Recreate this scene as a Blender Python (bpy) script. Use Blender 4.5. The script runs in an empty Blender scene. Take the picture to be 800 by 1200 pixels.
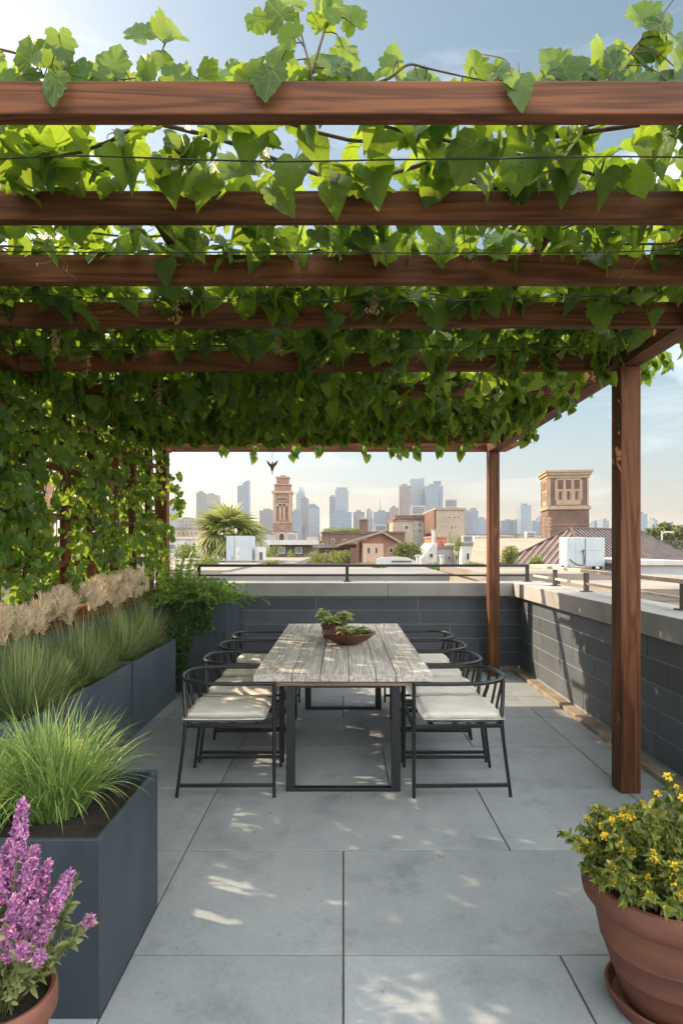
import bpy, math, random
import numpy as np
from mathutils import Vector, Matrix
random.seed(7); RNG = np.random.default_rng(11)
PI = math.pi
R = math.radians
SC = bpy.context.scene
COL = SC.collection
FPX, CX, HY, EYE = 717.0, 402.0, 640.0, 1.55

def at(px, py, d):
    return Vector(((px - CX) * d / FPX, d, EYE - (py - HY) * d / FPX))

# ------------------------------------------------------------ materials
MATS = {}
def nodes_of(m):
    m.use_nodes = True
    nt = m.node_tree
    b = nt.nodes.get('Principled BSDF')
    return nt, b

def mat(name, col, rough=0.6, metal=0.0, col2=None, scale=4.0, stretch=(1, 1, 1), detail=6, bump=0.0, bscale=None,
        lo=0.35, hi=0.65, rvar=0.0, spec=0.5, attr=None, coat=0.0):
    if name in MATS: return MATS[name]
    m = bpy.data.materials.new(name); MATS[name] = m
    nt, b = nodes_of(m)
    N, L = nt.nodes, nt.links
    b.inputs['Roughness'].default_value = rough
    b.inputs['Metallic'].default_value = metal
    b.inputs['Specular IOR Level'].default_value = spec
    b.inputs['Coat Weight'].default_value = coat
    c2 = col2 or tuple(c * 0.8 for c in col)
    tc = N.new('ShaderNodeTexCoord'); mp = N.new('ShaderNodeMapping')
    mp.inputs['Scale'].default_value = stretch
    L.new(tc.outputs['Object'], mp.inputs['Vector'])
    nz = N.new('ShaderNodeTexNoise'); nz.inputs['Scale'].default_value = scale; nz.inputs['Detail'].default_value = detail
    nz.inputs['Roughness'].default_value = 0.62
    L.new(mp.outputs['Vector'], nz.inputs['Vector'])
    rp = N.new('ShaderNodeValToRGB')
    rp.color_ramp.elements[0].position = lo; rp.color_ramp.elements[1].position = hi
    rp.color_ramp.elements[0].color = (*c2, 1); rp.color_ramp.elements[1].color = (*col, 1)
    L.new(nz.outputs['Fac'], rp.inputs['Fac'])
    out = rp.outputs['Color']
    if attr:
        at_ = N.new('ShaderNodeAttribute'); at_.attribute_name = 'rnd'
        mr = N.new('ShaderNodeMapRange'); mr.inputs['To Min'].default_value = 1 - attr; mr.inputs['To Max'].default_value = 1 + attr
        L.new(at_.outputs['Fac'], mr.inputs['Value'])
        vm = N.new('ShaderNodeVectorMath'); vm.operation = 'SCALE'
        L.new(out, vm.inputs[0]); L.new(mr.outputs['Result'], vm.inputs['Scale'])
        out = vm.outputs['Vector']
    L.new(out, b.inputs['Base Color'])
    if rvar:
        mr = N.new('ShaderNodeMapRange'); mr.inputs['To Min'].default_value = rough - rvar; mr.inputs['To Max'].default_value = rough + rvar
        L.new(nz.outputs['Fac'], mr.inputs['Value']); L.new(mr.outputs['Result'], b.inputs['Roughness'])
    if bump:
        bn = N.new('ShaderNodeBump'); bn.inputs['Strength'].default_value = bump; bn.inputs['Distance'].default_value = 0.01
        n2 = N.new('ShaderNodeTexNoise'); n2.inputs['Scale'].default_value = bscale or scale * 6; n2.inputs['Detail'].default_value = 4
        L.new(mp.outputs['Vector'], n2.inputs['Vector'])
        L.new(n2.outputs['Fac'], bn.inputs['Height']); L.new(bn.outputs['Normal'], b.inputs['Normal'])
    return m

def wood(name, axis, base=(0.160, 0.062, 0.026), dark=(0.048, 0.019, 0.010), rough=0.66, s=9.0):
    st = [s, s, s]; st['xyz'.index(axis)] = s * 0.055
    if name in MATS: return MATS[name]
    m = bpy.data.materials.new(name); MATS[name] = m
    nt, b = nodes_of(m); N, L = nt.nodes, nt.links
    b.inputs['Roughness'].default_value = rough
    tc = N.new('ShaderNodeTexCoord'); mp = N.new('ShaderNodeMapping'); mp.inputs['Scale'].default_value = st
    L.new(tc.outputs['Object'], mp.inputs['Vector'])
    n1 = N.new('ShaderNodeTexNoise'); n1.inputs['Scale'].default_value = 1.3; n1.inputs['Detail'].default_value = 3; n1.inputs['Distortion'].default_value = 0.8
    L.new(mp.outputs['Vector'], n1.inputs['Vector'])
    # growth rings: a sine of the stretched noise
    mu = N.new('ShaderNodeMath'); mu.operation = 'MULTIPLY'; mu.inputs[1].default_value = 34
    sn = N.new('ShaderNodeMath'); sn.operation = 'SINE'
    L.new(n1.outputs['Fac'], mu.inputs[0]); L.new(mu.outputs[0], sn.inputs[0])
    n2 = N.new('ShaderNodeTexNoise'); n2.inputs['Scale'].default_value = 9; n2.inputs['Detail'].default_value = 5
    L.new(mp.outputs['Vector'], n2.inputs['Vector'])
    mr = N.new('ShaderNodeMapRange'); mr.inputs['From Min'].default_value = -1; mr.inputs['To Min'].default_value = 0.0; mr.inputs['To Max'].default_value = 0.55
    L.new(sn.outputs[0], mr.inputs['Value'])
    ad = N.new('ShaderNodeMath'); ad.operation = 'ADD'
    m3 = N.new('ShaderNodeMath'); m3.operation = 'MULTIPLY'; m3.inputs[1].default_value = 0.75
    L.new(n2.outputs['Fac'], m3.inputs[0]); L.new(m3.outputs[0], ad.inputs[0]); L.new(mr.outputs['Result'], ad.inputs[1])
    rp = N.new('ShaderNodeValToRGB'); rp.color_ramp.elements[0].position = 0.15; rp.color_ramp.elements[1].position = 0.95
    rp.color_ramp.elements[0].color = (*dark, 1); rp.color_ramp.elements[1].color = (*base, 1)
    L.new(ad.outputs[0], rp.inputs['Fac'])
    # broad board to board stain
    n4 = N.new('ShaderNodeTexNoise'); n4.inputs['Scale'].default_value = 1.1; n4.inputs['Detail'].default_value = 3
    L.new(tc.outputs['Object'], n4.inputs['Vector'])
    m4 = N.new('ShaderNodeMapRange'); m4.inputs['From Min'].default_value = 0.3; m4.inputs['From Max'].default_value = 0.7
    m4.inputs['To Min'].default_value = 0.72; m4.inputs['To Max'].default_value = 1.22
    L.new(n4.outputs['Fac'], m4.inputs['Value'])
    vm = N.new('ShaderNodeVectorMath'); vm.operation = 'SCALE'
    L.new(rp.outputs['Color'], vm.inputs[0]); L.new(m4.outputs['Result'], vm.inputs['Scale'])
    # knots: sparse dark eyes drawn out along the grain
    vo = N.new('ShaderNodeTexVoronoi'); vo.inputs['Scale'].default_value = .55; L.new(mp.outputs['Vector'], vo.inputs['Vector'])
    kr = N.new('ShaderNodeMapRange'); kr.inputs['From Min'].default_value = .05; kr.inputs['From Max'].default_value = .17; kr.inputs['To Min'].default_value = .38; kr.inputs['To Max'].default_value = 1.0
    L.new(vo.outputs['Distance'], kr.inputs['Value'])
    vk = N.new('ShaderNodeVectorMath'); vk.operation = 'SCALE'; L.new(vm.outputs['Vector'], vk.inputs[0]); L.new(kr.outputs['Result'], vk.inputs['Scale'])
    L.new(vk.outputs['Vector'], b.inputs['Base Color']); b.inputs['Specular IOR Level'].default_value = .22
    bn = N.new('ShaderNodeBump'); bn.inputs['Strength'].default_value = 0.25; bn.inputs['Distance'].default_value = 0.004
    L.new(ad.outputs[0], bn.inputs['Height']); L.new(bn.outputs['Normal'], b.inputs['Normal'])
    return m

def leafmat(name, dark, light, trans, tfac=0.45, rough=0.42, veins=False, spec=0.45):
    if name in MATS: return MATS[name]
    m = bpy.data.materials.new(name); MATS[name] = m
    nt, b = nodes_of(m); N, L = nt.nodes, nt.links
    a = N.new('ShaderNodeAttribute'); a.attribute_name = 'rnd'
    rp = N.new('ShaderNodeValToRGB')
    rp.color_ramp.elements[0].color = (*dark, 1); rp.color_ramp.elements[1].color = (*light, 1)
    e = rp.color_ramp.elements.new(0.93); e.color = (*light, 1)
    rp.color_ramp.elements[len(rp.color_ramp.elements) - 1].position = 1.0; rp.color_ramp.elements[len(rp.color_ramp.elements) - 1].color = (light[0] * 2.2 + .02, light[1] * 1.25, light[2], 1)
    L.new(a.outputs['Fac'], rp.inputs['Fac'])
    col = rp.outputs['Color']
    tr = N.new('ShaderNodeBsdfTranslucent')
    mt = N.new('ShaderNodeMix'); mt.data_type = 'RGBA'
    mt.inputs['A'].default_value = (*[x * 0.62 for x in trans], 1); mt.inputs['B'].default_value = (*trans, 1)
    L.new(a.outputs['Fac'], mt.inputs['Factor'])
    tcol = mt.outputs['Result']
    if veins:
        uv = N.new('ShaderNodeUVMap'); sp = N.new('ShaderNodeSeparateXYZ'); L.new(uv.outputs['UV'], sp.inputs[0])
        def M(op, *v):
            n = N.new('ShaderNodeMath'); n.operation = op
            for i, x in enumerate(v):
                if isinstance(x, (int, float)): n.inputs[i].default_value = x
                else: L.new(x, n.inputs[i])
            return n.outputs[0]
        x = M('ABSOLUTE', M('SUBTRACT', sp.outputs['X'], 0.5)); y = M('SUBTRACT', sp.outputs['Y'], 0.2)
        th = M('ARCTAN2', x, y); r = M('SQRT', M('ADD', M('MULTIPLY', x, x), M('MULTIPLY', y, y)))
        d0 = M('MULTIPLY', r, th)
        d1 = M('MULTIPLY', r, M('ABSOLUTE', M('SUBTRACT', th, 0.72)))
        d2 = M('MULTIPLY', r, M('ABSOLUTE', M('SUBTRACT', th, 1.5)))
        d = M('MINIMUM', M('MINIMUM', d0, d1), d2)
        # side veins off the main ones
        sv = M('ABSOLUTE', M('SUBTRACT', M('FRACT', M('ADD', M('MULTIPLY', r, 7.0), M('MULTIPLY', d, -7.0))), 0.5))
        ms = N.new('ShaderNodeMapRange'); ms.inputs['From Min'].default_value = 0.0; ms.inputs['From Max'].default_value = 0.09
        ms.inputs['To Min'].default_value = 0.35; ms.inputs['To Max'].default_value = 0.0; L.new(sv, ms.inputs['Value'])
        mm = N.new('ShaderNodeMapRange'); mm.inputs['From Min'].default_value = 0.004; mm.inputs['From Max'].default_value = 0.016
        mm.inputs['To Min'].default_value = 0.8; mm.inputs['To Max'].default_value = 0.0; L.new(d, mm.inputs['Value'])
        v = M('MAXIMUM', ms.outputs['Result'], mm.outputs['Result'])
        mx = N.new('ShaderNodeMix'); mx.data_type = 'RGBA'
        L.new(v, mx.inputs['Factor']); L.new(col, mx.inputs['A']); mx.inputs['B'].default_value = (*[min(1, c * 1.7 + 0.02) for c in light], 1)
        col = mx.outputs['Result']
        m2 = N.new('ShaderNodeMix'); m2.data_type = 'RGBA'
        L.new(v, m2.inputs['Factor']); L.new(tcol, m2.inputs['A']); m2.inputs['B'].default_value = (*[c * 0.55 for c in trans], 1)
        tcol = m2.outputs['Result']
        bn = N.new('ShaderNodeBump'); bn.inputs['Strength'].default_value = 0.35; bn.inputs['Distance'].default_value = 0.004
        L.new(v, bn.inputs['Height']); L.new(bn.outputs['Normal'], b.inputs['Normal'])
    L.new(col, b.inputs['Base Color'])
    b.inputs['Roughness'].default_value = rough; b.inputs['Specular IOR Level'].default_value = spec
    L.new(tcol, tr.inputs['Color'])
    ms_ = N.new('ShaderNodeMixShader'); ms_.inputs['Fac'].default_value = tfac
    L.new(b.outputs[0], ms_.inputs[1]); L.new(tr.outputs[0], ms_.inputs[2])
    L.new(ms_.outputs[0], N['Material Output'].inputs['Surface'])
    return m

def facade(name, wall, glass, fw=3.0, fh=3.6, rough=0.35, mortar=0.12, metal=0.0):
    """tower cladding: glazing bays between mullions and floor slabs"""
    if name in MATS: return MATS[name]
    m = bpy.data.materials.new(name); MATS[name] = m
    nt, b = nodes_of(m); N, L = nt.nodes, nt.links
    tc = N.new('ShaderNodeTexCoord'); sp = N.new('ShaderNodeSeparateXYZ'); L.new(tc.outputs['Object'], sp.inputs[0])
    ad = N.new('ShaderNodeMath'); ad.operation = 'ADD'; L.new(sp.outputs['X'], ad.inputs[0]); L.new(sp.outputs['Y'], ad.inputs[1])
    cb = N.new('ShaderNodeCombineXYZ'); L.new(ad.outputs[0], cb.inputs['X']); L.new(sp.outputs['Z'], cb.inputs['Y'])
    br = N.new('ShaderNodeTexBrick'); br.offset = 0.0; br.inputs['Scale'].default_value = 1.0
    br.inputs['Brick Width'].default_value = fw; br.inputs['Row Height'].default_value = fh
    br.inputs['Mortar Size'].default_value = fh * mortar; br.inputs['Mortar Smooth'].default_value = 0.1
    br.inputs['Color1'].default_value = (*glass, 1); br.inputs['Color2'].default_value = (*[g * 0.7 for g in glass], 1)
    br.inputs['Mortar'].default_value = (*wall, 1)
    L.new(cb.outputs[0], br.inputs['Vector']); L.new(br.outputs['Color'], b.inputs['Base Color'])
    mr = N.new('ShaderNodeMapRange'); mr.inputs['To Min'].default_value = rough; mr.inputs['To Max'].default_value = 0.7
    L.new(br.outputs['Fac'], mr.inputs['Value']); L.new(mr.outputs['Result'], b.inputs['Roughness'])
    b.inputs['Metallic'].default_value = metal
    return m

def brickmat(name, c1, c2, mortar, scale=1.0, bw=0.22, rh=0.075):
    if name in MATS: return MATS[name]
    m = bpy.data.materials.new(name); MATS[name] = m
    nt, b = nodes_of(m); N, L = nt.nodes, nt.links
    tc = N.new('ShaderNodeTexCoord'); sp = N.new('ShaderNodeSeparateXYZ'); L.new(tc.outputs['Object'], sp.inputs[0])
    ad = N.new('ShaderNodeMath'); ad.operation = 'ADD'; L.new(sp.outputs['X'], ad.inputs[0]); L.new(sp.outputs['Y'], ad.inputs[1])
    cb = N.new('ShaderNodeCombineXYZ'); L.new(ad.outputs[0], cb.inputs['X']); L.new(sp.outputs['Z'], cb.inputs['Y'])
    br = N.new('ShaderNodeTexBrick'); br.inputs['Scale'].default_value = scale
    br.inputs['Brick Width'].default_value = bw; br.inputs['Row Height'].default_value = rh; br.inputs['Mortar Size'].default_value = 0.01
    br.inputs['Color1'].default_value = (*c1, 1); br.inputs['Color2'].default_value = (*c2, 1); br.inputs['Mortar'].default_value = (*mortar, 1)
    L.new(cb.outputs[0], br.inputs['Vector'])
    nz = N.new('ShaderNodeTexNoise'); nz.inputs['Scale'].default_value = 0.6; nz.inputs['Detail'].default_value = 6; L.new(tc.outputs['Object'], nz.inputs['Vector'])
    mr = N.new('ShaderNodeMapRange'); mr.inputs['From Min'].default_value = 0.3; mr.inputs['From Max'].default_value = 0.7; mr.inputs['To Min'].default_value = 0.75; mr.inputs['To Max'].default_value = 1.2
    L.new(nz.outputs['Fac'], mr.inputs['Value'])
    vm = N.new('ShaderNodeVectorMath'); vm.operation = 'SCALE'; L.new(br.outputs['Color'], vm.inputs[0]); L.new(mr.outputs['Result'], vm.inputs['Scale'])
    L.new(vm.outputs['Vector'], b.inputs['Base Color']); b.inputs['Roughness'].default_value = 0.85
    return m

# ------------------------------------------------------------ object helpers
def tag(o, label=None, cat=None, group=None, kind=None):
    if label: o['label'] = label
    if cat: o['category'] = cat
    if group: o['group'] = group
    if kind: o['kind'] = kind
    return o

def thing(name, label, cat, loc=(0, 0, 0), rz=0.0, group=None):
    o = bpy.data.objects.new(name, None); COL.objects.link(o)
    o.empty_display_size = 0.1
    o.location = loc; o.rotation_euler = (0, 0, rz)
    return tag(o, label, cat, group)

def origin_of(p):
    v = Vector((0, 0, 0))
    while p is not None:
        v += Vector(p.location); p = p.parent
    return v

def np_mesh(name, V, F, m, parent=None, smooth=False, rnd=None, uv=None, local=False):
    """V (n,3), F (k,3|4) world coordinates (or local=True); one mesh object"""
    V = np.asarray(V, dtype=np.float64).reshape(-1, 3); F = np.asarray(F, dtype=np.int32)
    if parent is not None and not local: V = V - np.array(origin_of(parent))
    me = bpy.data.meshes.new(name)
    k = F.shape[1]
    me.vertices.add(len(V)); me.vertices.foreach_set('co', V.astype(np.float32).ravel())
    me.loops.add(F.size); me.loops.foreach_set('vertex_index', F.ravel())
    me.polygons.add(len(F)); me.polygons.foreach_set('loop_start', np.arange(0, F.size, k, dtype=np.int32))
    me.polygons.foreach_set('loop_total', np.full(len(F), k, dtype=np.int32))
    me.polygons.foreach_set('use_smooth', np.full(len(F), smooth, dtype=bool))
    if rnd is not None:
        a = me.attributes.new('rnd', 'FLOAT', 'POINT'); a.data.foreach_set('value', np.asarray(rnd, dtype=np.float32))
    me.update(calc_edges=True)
    if uv is not None:
        ul = me.uv_layers.new(name='UVMap'); ul.data.foreach_set('uv', np.asarray(uv, dtype=np.float32)[F.ravel()].ravel())
    if m: me.materials.append(m)
    o = bpy.data.objects.new(name, me); COL.objects.link(o)
    if parent is not None: o.parent = parent
    return o

class MB:
    def __init__(s): s.v = []; s.f = []; s.r = []
    def add(s, vs, fs, r=None):
        n = len(s.v); s.v += [tuple(v) for v in vs]; s.f += [tuple(i + n for i in f) for f in fs]
        s.r += [random.random() if r is None else r] * len(vs); return s
    def box(s, x0, x1, y0, y1, z0, z1, rz=0, c=None, r=None):
        vs = [(x, y, z) for x in (x0, x1) for y in (y0, y1) for z in (z0, z1)]
        if rz:
            cx, cy = c if c else ((x0 + x1) / 2, (y0 + y1) / 2); ca, sa = math.cos(rz), math.sin(rz)
            vs = [(cx + (x - cx) * ca - (y - cy) * sa, cy + (x - cx) * sa + (y - cy) * ca, z) for x, y, z in vs]
        return s.add(vs, [(0, 1, 3, 2), (4, 6, 7, 5), (0, 4, 5, 1), (2, 3, 7, 6), (0, 2, 6, 4), (1, 5, 7, 3)], r)
    def bar(s, p0, p1, w, h, up=(0, 0, 1)):
        p0, p1 = Vector(p0), Vector(p1); d = (p1 - p0).normalized()
        up = Vector(up)
        if abs(d.dot(up)) > 0.98: up = Vector((1, 0, 0)) if abs(d.x) < .9 else Vector((0, 1, 0))
        a = d.cross(up).normalized(); b = a.cross(d).normalized()
        vs = []
        for p in (p0, p1):
            for sa, sb in ((-1, -1), (1, -1), (1, 1), (-1, 1)): vs.append(p + a * sa * w / 2 + b * sb * h / 2)
        return s.add(vs, [(3, 2, 1, 0), (4, 5, 6, 7), (0, 1, 5, 4), (1, 2, 6, 5), (2, 3, 7, 6), (3, 0, 4, 7)])
    def tube(s, pts, r, n=8, caps=True):
        pts = [Vector(p) for p in pts]; m = len(pts)
        rs = r if isinstance(r, (list, tuple)) else [r] * m
        t = (pts[1] - pts[0]).normalized()
        a = t.cross(Vector((0, 0, 1)) if abs(t.z) < .9 else Vector((1, 0, 0))).normalized(); vs = []
        for i, p in enumerate(pts):
            t = (pts[min(i + 1, m - 1)] - pts[max(i - 1, 0)])
            if t.length < 1e-9: t = Vector((0, 0, 1))
            t.normalize(); a = (a - t * a.dot(t)).normalized(); b = t.cross(a)
            for k in range(n):
                q = 2 * PI * k / n; vs.append(p + (a * math.cos(q) + b * math.sin(q)) * rs[i])
        fs = [(i * n + k, i * n + (k + 1) % n, (i + 1) * n + (k + 1) % n, (i + 1) * n + k) for i in range(m - 1) for k in range(n)]
        if caps: fs += [tuple(reversed(range(n))), tuple(range((m - 1) * n, m * n))]
        return s.add(vs, fs)
    def lathe(s, prof, c=(0, 0, 0), n=48):
        vs = []; m = len(prof)
        for r, z in prof:
            for k in range(n):
                q = 2 * PI * k / n; vs.append((c[0] + r * math.cos(q), c[1] + r * math.sin(q), c[2] + z))
        fs = [(i * n + k, i * n + (k + 1) % n, (i + 1) * n + (k + 1) % n, (i + 1) * n + k) for i in range(m - 1) for k in range(n)]
        return s.add(vs, fs)
    def prism(s, poly, z0, z1):
        n = len(poly)
        return s.add([(x, y, z0) for x, y in poly] + [(x, y, z1) for x, y in poly],
                     [tuple(reversed(range(n))), tuple(range(n, 2 * n))] + [(i, (i + 1) % n, n + (i + 1) % n, n + i) for i in range(n)])
    def build(s, name, m, parent=None, smooth=False, bevel=0.0, local=False, seg=2):
        o_ = Vector((0, 0, 0)) if (parent is None or local) else origin_of(parent)
        me = bpy.data.meshes.new(name)
        me.from_pydata([(x - o_.x, y - o_.y, z - o_.z) for x, y, z in s.v], [], s.f); me.update()
        a = me.attributes.new('rnd', 'FLOAT', 'POINT'); a.data.foreach_set('value', np.array(s.r, dtype=np.float32))
        if smooth: me.polygons.foreach_set('use_smooth', [True] * len(me.polygons))
        if m: me.materials.append(m)
        o = bpy.data.objects.new(name, me); COL.objects.link(o)
        if parent is not None: o.parent = parent
        if smooth:
            me.set_sharp_from_angle(angle=R(40))
        if bevel:
            b = o.modifiers.new('bevel', 'BEVEL'); b.width = bevel; b.segments = seg; b.limit_method = 'ANGLE'; b.angle_limit = R(40)
        return o

def copy_tree(o, parent=None):
    c = o.copy(); COL.objects.link(c); c.parent = parent
    for ch in list(o.children): copy_tree(ch, c)
    return c

def spline(pts, n=6):
    """Catmull-Rom through pts"""
    P = [Vector(p) for p in pts]; P = [P[0] * 2 - P[1]] + P + [P[-1] * 2 - P[-2]]; out = []
    for i in range(1, len(P) - 2):
        for k in range(n):
            t = k / n; a, b, c, d = P[i - 1], P[i], P[i + 1], P[i + 2]
            out.append(0.5 * ((2 * b) + (c - a) * t + (2 * a - 5 * b + 4 * c - d) * t * t + (3 * b - a - 3 * c + d) * t ** 3))
    return out + [P[-2]]

# ------------------------------------------------------------ leaf builders (numpy)
def norm(a): return a / np.maximum(np.linalg.norm(a, axis=-1, keepdims=True), 1e-9)

def make_template(half, cy=0.28, fold=0.22, droop=0.28, cup=0.0):
    """half outline from base (0,0) to tip (0,1) in x>=0; fan of triangles around two midrib points"""
    pts = [(x, y) for x, y in half] + [(-x, y) for x, y in reversed(half[1:-1])]
    V = [(0, cy)] + pts; n = len(pts); T = []
    F = [(0, 1 + i, 1 + (i + 1) % n) for i in range(n)]
    for x, y in V:
        r = math.hypot(x, y)
        T.append((x, y, fold * abs(x) - droop * max(0, y) ** 2 - cup * x * x))
    return np.array(T), np.array(F)
LOBED = [(0, 0), (.07, -.13), (.22, -.22), (.33, -.17), (.42, -.17), (.50, -.02), (.44, .07), (.56, .16), (.56, .26), (.63, .36), (.52, .45), (.42, .46), (.42, .60), (.32, .68), (.30, .78), (.17, .84), (.09, .93), (0, 1.0)]
HEART = [(0, 0), (.08, -.12), (.24, -.20), (.40, -.14), (.48, .02), (.47, .18), (.42, .34), (.30, .50), (.22, .66), (.10, .84), (0, 1.0)]
TRI = [(0, 0), (.12, -.14), (.30, -.19), (.44, -.10), (.52, .04), (.55, .20), (.44, .28), (.45, .42), (.36, .54), (.31, .68), (.19, .78), (.09, .91), (0, 1.0)]
OVAL = [(0, 0), (.16, .12), (.25, .35), (.22, .6), (.10, .85), (0, 1.0)]
T_LOBED = [make_template(LOBED, .25, f, d, c) for f, d, c in ((.25, .25, .1), (.05, .45, .5), (.38, .12, .2))]
T_HEART = [make_template(HEART, .3, f, d, c) for f, d, c in ((.28, .3, .0), (.1, .5, .4))]
T_TRI = [make_template(TRI, .28, f, d, c) for f, d, c in ((.2, .3, .1), (.35, .1, .2))]
T_OVAL = [make_template(OVAL, .4, .3, .3, 0)]

def leaves(P, T, Nn, S, temps):
    """leaf positions, tip directions, face normals, sizes -> V, F, rnd, uv"""
    P, T, Nn, S = map(np.asarray, (P, T, Nn, S)); n = len(P)
    T = norm(T); X = norm(np.cross(T, Nn)); Z = np.cross(X, T)
    which = RNG.integers(0, len(temps), n); Vs = []; Fs = []; Rs = []; Us = []; off = 0
    for w, (tv, tf) in enumerate(temps):
        i = np.where(which == w)[0]
        if len(i) == 0: continue
        jit = 1 + RNG.uniform(-.16, .16, (len(i), 1))
        tvx = tv[None, :, 0] * jit; tvy = tv[None, :, 1] * np.ones((len(i), 1)); tvz = tv[None, :, 2] * RNG.uniform(.2, 2.3, (len(i), 1))
        tvz = tvz + tvx * RNG.uniform(-.25, .25, (len(i), 1)) + RNG.normal(0, .024, tvz.shape) + RNG.choice([0, 0, 0, .55, -.5], (len(i), 1)) * np.abs(tvx) ** 1.6
        V = P[i, None] + S[i, None, None] * (tvx[..., None] * X[i, None] + tvy[..., None] * T[i, None] + tvz[..., None] * Z[i, None])
        Vs.append(V.reshape(-1, 3)); m = len(tv)
        Fs.append((tf[None] + off + np.arange(len(i))[:, None, None] * m).reshape(-1, 3)); off += len(i) * m
        Rs.append(np.repeat(RNG.random(len(i)), m))
        Us.append(np.tile(np.stack([tv[:, 0] * .7 + .5, tv[:, 1] * .7 + .2], 1), (len(i), 1)))
    return np.concatenate(Vs), np.concatenate(Fs), np.concatenate(Rs), np.concatenate(Us)

def leaf_obj(name, P, T, Nn, S, temps, m, parent):
    V, F, r, u = leaves(P, T, Nn, S, temps)
    return np_mesh(name, V, F, m, parent, smooth=True, rnd=r, uv=u)

def blades(name, B, az, lean, Ln, W, m, parent, curl=None, seg=6):
    """grass blades: base points, azimuth, lean (horizontal fraction), length, width"""
    n = len(B); t = np.linspace(0, 1, seg + 1)[None, :]
    curl = np.full(n, .5) if curl is None else curl
    lean = lean[:, None]; cu = curl[:, None]; L_ = Ln[:, None]
    ang = lean + cu * t ** 1.4 * 1.9                      # angle from vertical grows along the blade
    d = 1.0 / seg
    hr = np.cumsum(np.sin(ang), 1) * d - np.sin(ang[:, :1]) * d; hz = np.cumsum(np.cos(ang), 1) * d - np.cos(ang[:, :1]) * d
    dx = np.cos(az)[:, None]; dy = np.sin(az)[:, None]
    C = np.stack([B[:, 0:1] + dx * hr * L_, B[:, 1:2] + dy * hr * L_, B[:, 2:3] + hz * L_], -1)
    w = W[:, None] * (1 - t ** 2.2) * .5 + 1e-5
    tw = RNG.uniform(-.6, .6, (n, 1)); px = -np.sin(az[:, None] + tw); py = np.cos(az[:, None] + tw)
    off = np.stack([px * w, py * w, np.zeros_like(w)], -1)
    V = np.stack([C - off, C + off], 2).reshape(-1, 3)
    k = np.arange(seg)[None, :] * 2 + np.arange(n)[:, None] * 2 * (seg + 1)
    F = np.stack([k, k + 1, k + 3, k + 2], -1).reshape(-1, 4)
    return np_mesh(name, V, F, m, parent, smooth=True, rnd=np.repeat(RNG.random(n), 2 * (seg + 1)))

def rand_dirs(n): return norm(RNG.normal(size=(n, 3)))

def bush(name, label, cat, c, rad, n, size, m, group=None, trunk=None, trunk_r=.05, lobes=9, trunk_m=None, z0=None, temps=T_OVAL, shell=.55):
    """a crown of leaf faces gathered into uneven clumps, on stems from the ground it stands on"""
    c = Vector(c); base = z0 if z0 is not None else c.z - rad[2]
    t = thing(name, label, cat, (c.x, c.y, base), group=group)
    cen = rand_dirs(lobes) * RNG.uniform(.25, .72, (lobes, 1)); cen[:, 2] = cen[:, 2] * .8 + .12
    k = RNG.integers(0, lobes, n); lr = RNG.uniform(.28, .52, lobes)
    d = rand_dirs(n); rr = (RNG.random(n) ** .5 * (1 - shell) + shell) * lr[k]
    P = cen[k] + d * rr[:, None]
    P = np.array(c) + P * np.array(rad)
    P = P[P[:, 2] > base - .02]
    n = len(P); d = norm(P - np.array(c))
    T = norm(d * .4 + rand_dirs(n) * .8 + np.array([0, 0, -.15])); Nn = norm(rand_dirs(n) + np.array([0, 0, .8]) + d * .5)
    leaf_obj('crown' if trunk else 'foliage', P, T, Nn, size * RNG.uniform(.6, 1.35, n), temps, m, t)
    mb = MB()
    if trunk:
        top = Vector(c) + Vector((0, 0, rad[2] * .2)); mb.tube(spline([(c.x, c.y, base), (c.x + .03, c.y, (base + top.z) / 2), top], 4), [trunk_r * (1.15 - .9 * i / 8) for i in range(9)], 8)
        for q in range(6):
            e = Vector(cen[q % lobes] * np.array(rad)) + c; s_ = Vector((c.x, c.y, base + (top.z - base) * random.uniform(.5, .8)))
            mb.tube(spline([s_, (s_ + e) / 2 + Vector((0, 0, rad[2] * .08)), e], 3), [trunk_r * .5 * (1 - .8 * i / 6) for i in range(7)], 6)
        mb.build('trunk', trunk_m or MATS['bark'], t, smooth=True)
    else:
        for q in range(5):
            e = Vector(cen[q % lobes] * np.array(rad)) + c
            s_ = Vector((c.x + random.uniform(-.15, .15) * rad[0], c.y, base)); mb.tube([s_, (s_ + e) / 2, e], [size * .25, size * .18, size * .1], 6)
        mb.build('stem', MATS['bark'], t, smooth=True)
    return t

# ------------------------------------------------------------ material set
M_ = MATS
WX = wood('wood_along_x', 'x'); WY = wood('wood_along_y', 'y'); WZ = wood('wood_along_z', 'z')
mat('bark', (.14, .10, .065), .9, col2=(.06, .045, .03), scale=12, bump=.4)
mat('vine_stem', (.10, .062, .035), .85, col2=(.045, .03, .02), scale=25, bump=.3)
mat('tan_dry', (.42, .27, .13), .9, col2=(.25, .15, .07), scale=20)
mat('steel_black', (.012, .0125, .014), .38, metal=.0, col2=(.009, .0095, .011), scale=8, spec=.5, rvar=.06)
mat('cushion', (.72, .685, .62), .95, col2=(.66, .625, .56), scale=14, bump=.22, bscale=420, spec=.2)
mat('rail_metal', (.055, .045, .040), .42, col2=(.035, .03, .028), scale=6)
mat('rail_cream', (.62, .52, .40), .5, col2=(.50, .41, .31), scale=6)
mat('cladding', (.084, .098, .112), .6, col2=(.060, .072, .084), scale=2.2, attr=.16, bump=.12, bscale=60, rvar=.1)
mat('mortar', (.27, .285, .29), .9, col2=(.19, .2, .205), scale=9)
mat('coping', (.34, .335, .32), .8, col2=(.25, .25, .24), scale=2.5, detail=9, bump=.15, bscale=60, attr=.08)
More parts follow.
